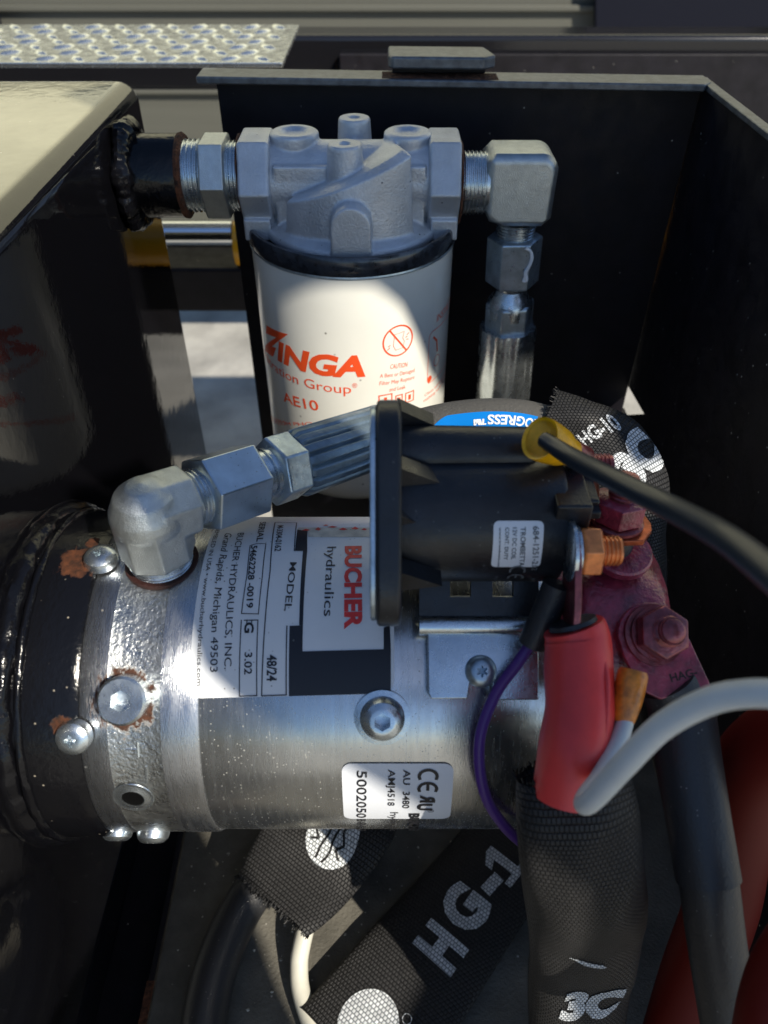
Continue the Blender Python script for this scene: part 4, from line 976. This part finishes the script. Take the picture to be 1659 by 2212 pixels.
# floor channels at the lower left
fc = thing('floor_channel', 'black steel channel with a rusty edge along the tray floor at lower left', 'steel channel', (-106,120,FZ))
mb = MB(); mb.box((-109,-300,FZ-24),(-106.4,300,FZ+2)); mb.build('upstand', 'tray_paint', fc, bevel=.5)
mb = MB()
vs_ = []
for i in range(120):
    y = -20+1.2*i
    for j in range(4): vs_.append((-109.6+1.25*j, y, FZ+2.1+max(0,noise.noise(Vector((j*.7,y*.25,1))))*1.0))
mb.add(vs_, [(i*4+j,(i+1)*4+j,(i+1)*4+j+1,i*4+j+1) for i in range(119) for j in range(3)]); mb.build('rust_line', 'rust', fc)
mb = MB(); mb.box((-142,-300,FZ-22),(-136,300,FZ+4)); mb.build('rail', 'rail_paint', fc, bevel=2, bseg=4)

random.seed(11)
mb = MB()
for k in range(150):
    x = random.uniform(-100, 40); y = random.uniform(95, 205); r_ = random.choice((.25,.35,.4,.6,.9)); z_ = FZ+.1
    a_ = random.uniform(0, 6.28); n0 = [Vector((x+math.cos(a_+q*1.57+random.uniform(-.4,.4))*r_*random.uniform(.6,1.3), y+math.sin(a_+q*1.57)*r_*random.uniform(.6,1.3), z_)) for q in range(4)]
    mb.add(n0+[Vector((x, y, z_+r_*.8))], [(0,1,4),(1,2,4),(2,3,4),(3,0,4),(3,2,1,0)])
o = mb.build('grit', 'grit_chips', loc=(-30,150,FZ), smooth=5, kind='stuff'); tag(o, 'pale grit and paint chips scattered on the tray floor', 'grit')

# ================================================================== BACKGROUND
tr = thing('tread_plate', 'bright aluminium diamond tread plate step beyond the black tank', 'tread plate', (-250,625,-112))
mb = MB(); mb.box((-700,560,-114),(-65,690,-111)); mb.build('plate', 'tread_metal', tr, bevel=.6)
bm_ = MB(); bar = []
# one raised lozenge
loz = MB(); L_, W_, Hh = 9.0, 2.9, 1.5
ring0 = [(math.cos(t)*L_*(.85 if abs(math.cos(t))<.9 else 1), math.sin(t)*W_) for t in [2*math.pi*k/12 for k in range(12)]]
lv = [(x,y,0) for x,y in ring0]+[(x*.6,y*.5,Hh) for x,y in ring0]; lf_ = [(k,(k+1)%12,(k+1)%12+12,k+12) for k in range(12)]+[tuple(range(12,24))]
me = bpy.data.meshes.new('lozenge'); me.from_pydata([Vector(p)*S for p in lv], [], lf_); me.materials.append(M['tread_metal'])
for p in me.polygons: p.use_smooth = True
cnt = 0
for i in range(0, 24):
    for j in range(0, 7):
        x = -80-20*i + (0 if True else 0); y = 572+18*j
        if x < -380: continue
        o = bpy.data.objects.new('lozenge', me); C.objects.link(o); o.parent = tr
        o.location = (Vector((x-(10 if j%2 else 0), y, -111))-Vector((-250,625,-112)))*S; o.rotation_euler = (0,0,rad(45 if (i+j)%2 else -45)); cnt += 1
mb = MB(); mb.box((-520,800,-182),(700,845,-137)); 
tag(mb.build('frame_rail', 'rail_paint', loc=(0,820,-160), bevel=5, bseg=4), 'long black steel frame rail crossing behind the tray', 'frame rail')
mb = MB(); mb.box((-40,790,-430),(700,797,-150)); 
tag(mb.build('fender_panel', 'tray_paint', loc=(300,793,-400), bevel=1), 'plain dark steel fender panel behind the tray on the right', 'steel panel')
cyl = thing('lift_cylinder', 'chromed hydraulic rod with yellow barrel seen in the gap beside the tank', 'hydraulic cylinder', (-140,600,-240))
mb = MB(); mb.lathe([(.01,-320),(10,-320),(10,-119),(.01,-119)], (0,600,-238), X, 40); mb.build('rod', 'chrome', cyl)
mb = MB(); mb.lathe([(8,-118),(17,-118),(17.5,-116),(17.5,140),(.01,140)], (0,602,-246), X, 40); mb.build('barrel', 'yellow_paint', cyl)
mb = MB(); mb.box((-420,590,-300),(120,640,-262)); tag(mb.build('cross_member', 'tray_paint', loc=(0,620,-280), bevel=3), 'black steel cross member under the chromed rod', 'cross member')
# ribbed wall far behind
wl = thing('ribbed_wall', 'grey green ribbed wall panel in soft focus along the top edge', 'wall', (0,1500,-900))
mb = MB(); mb.box((-2500,1500,-640),(420,1540,160)); mb.build('panel', 'panel_grey', wl)
mb = MB(); mb.box((-2500,1500,163),(2500,1540,900)); mb.build('upper_panel', 'wall_cream', wl)
for zz in (-345,-330,-300,-285,-268,-222,-190,-160): 
    mb = MB(); mb.box((-2400,1490,zz),(418,1499,zz+9)); mb.build('rib', 'panel_grey', wl, bevel=2)
mb = MB(); mb.prism([(425,-640),(2500,-640),(2500,160),(330,160),(330,-150)], (0,0,0), (1,0,0), (0,0,1), (0,1,0), 1470, 1486)
tag(mb.build('navy_wall', 'panel_dark', loc=(900,1475,-900)), 'dark navy panel in the upper right background corner', 'panel')
mb = MB(); mb.box((660,1440,-330),(690,1450,160), Matrix.Rotation(rad(-14), 3, 'Y')); tag(mb.build('brace_strip', 'panel_grey', loc=(675,1445,-300)), 'thin slanting grey strip in the top right corner', 'strip')
mb = MB(); mb.box((-770,1440,-320),(-620,1460,-210)); tag(mb.build('dark_box', 'panel_dark', loc=(-700,1450,-320)), 'small dark box beyond the tread plate at top left', 'box')

#SHADE
# added unseen cover plates shaped to cast the big soft-edged shade
E1 = SUN.cross(Vector((0,0,1))).normalized(); E2 = E1.cross(SUN)
def blocker(name, label, pts, s):
    mb = MB(); mb.prism(pts, SUN*s, E1, E2, SUN, 0, 3)
    return tag(mb.build(name, 'tray_paint', loc=SUN*s+E1*pts[0][0]+E2*pts[0][1], smooth=20), label, 'cover plate')
blocker('shade_blocker', 'added unseen cover plate propped up over the oil filter, outside the frame',
    [(-150,190),(-150,95),(-176,74),(-184,64),(-196,56),(-209,48),(-221,36),(-231,20),(-240,5),(-252,-5),(-281,-9),(-330,-20),(-400,-20),(-400,60),(-400,190)], 330)
blocker('shade_blocker', 'added unseen cover plate propped up over the motor, outside the frame',
    [(-60,25),(-60,-30),(-56,-45),(-59,-58),(-65,-70),(-73,-88),(-82,-104),(-93,-124),(-99,-140),(-101,-165),(-100,-190),(-102,-222),(-115,-228),(-100,-234),(-77,-238),(-66,-241),(-60,-300),(-330,-300),(-330,-42),(-262,-40),(-236,-38),(-219,-40),(-218,-61),(-239,-66),(-240,-86),(-206,-77),(-188,-58),(-162,-36),(-152,-10),(-146,6),(-110,30)], 330)
blocker('shade_blocker', 'added unseen cover plate propped up at the left of the tray, outside the frame',
    [(60,-138),(-58,-138),(-60,-156),(-57,-174),(-54,-194),(-46,-214),(-38,-250),(60,-250)], 330)
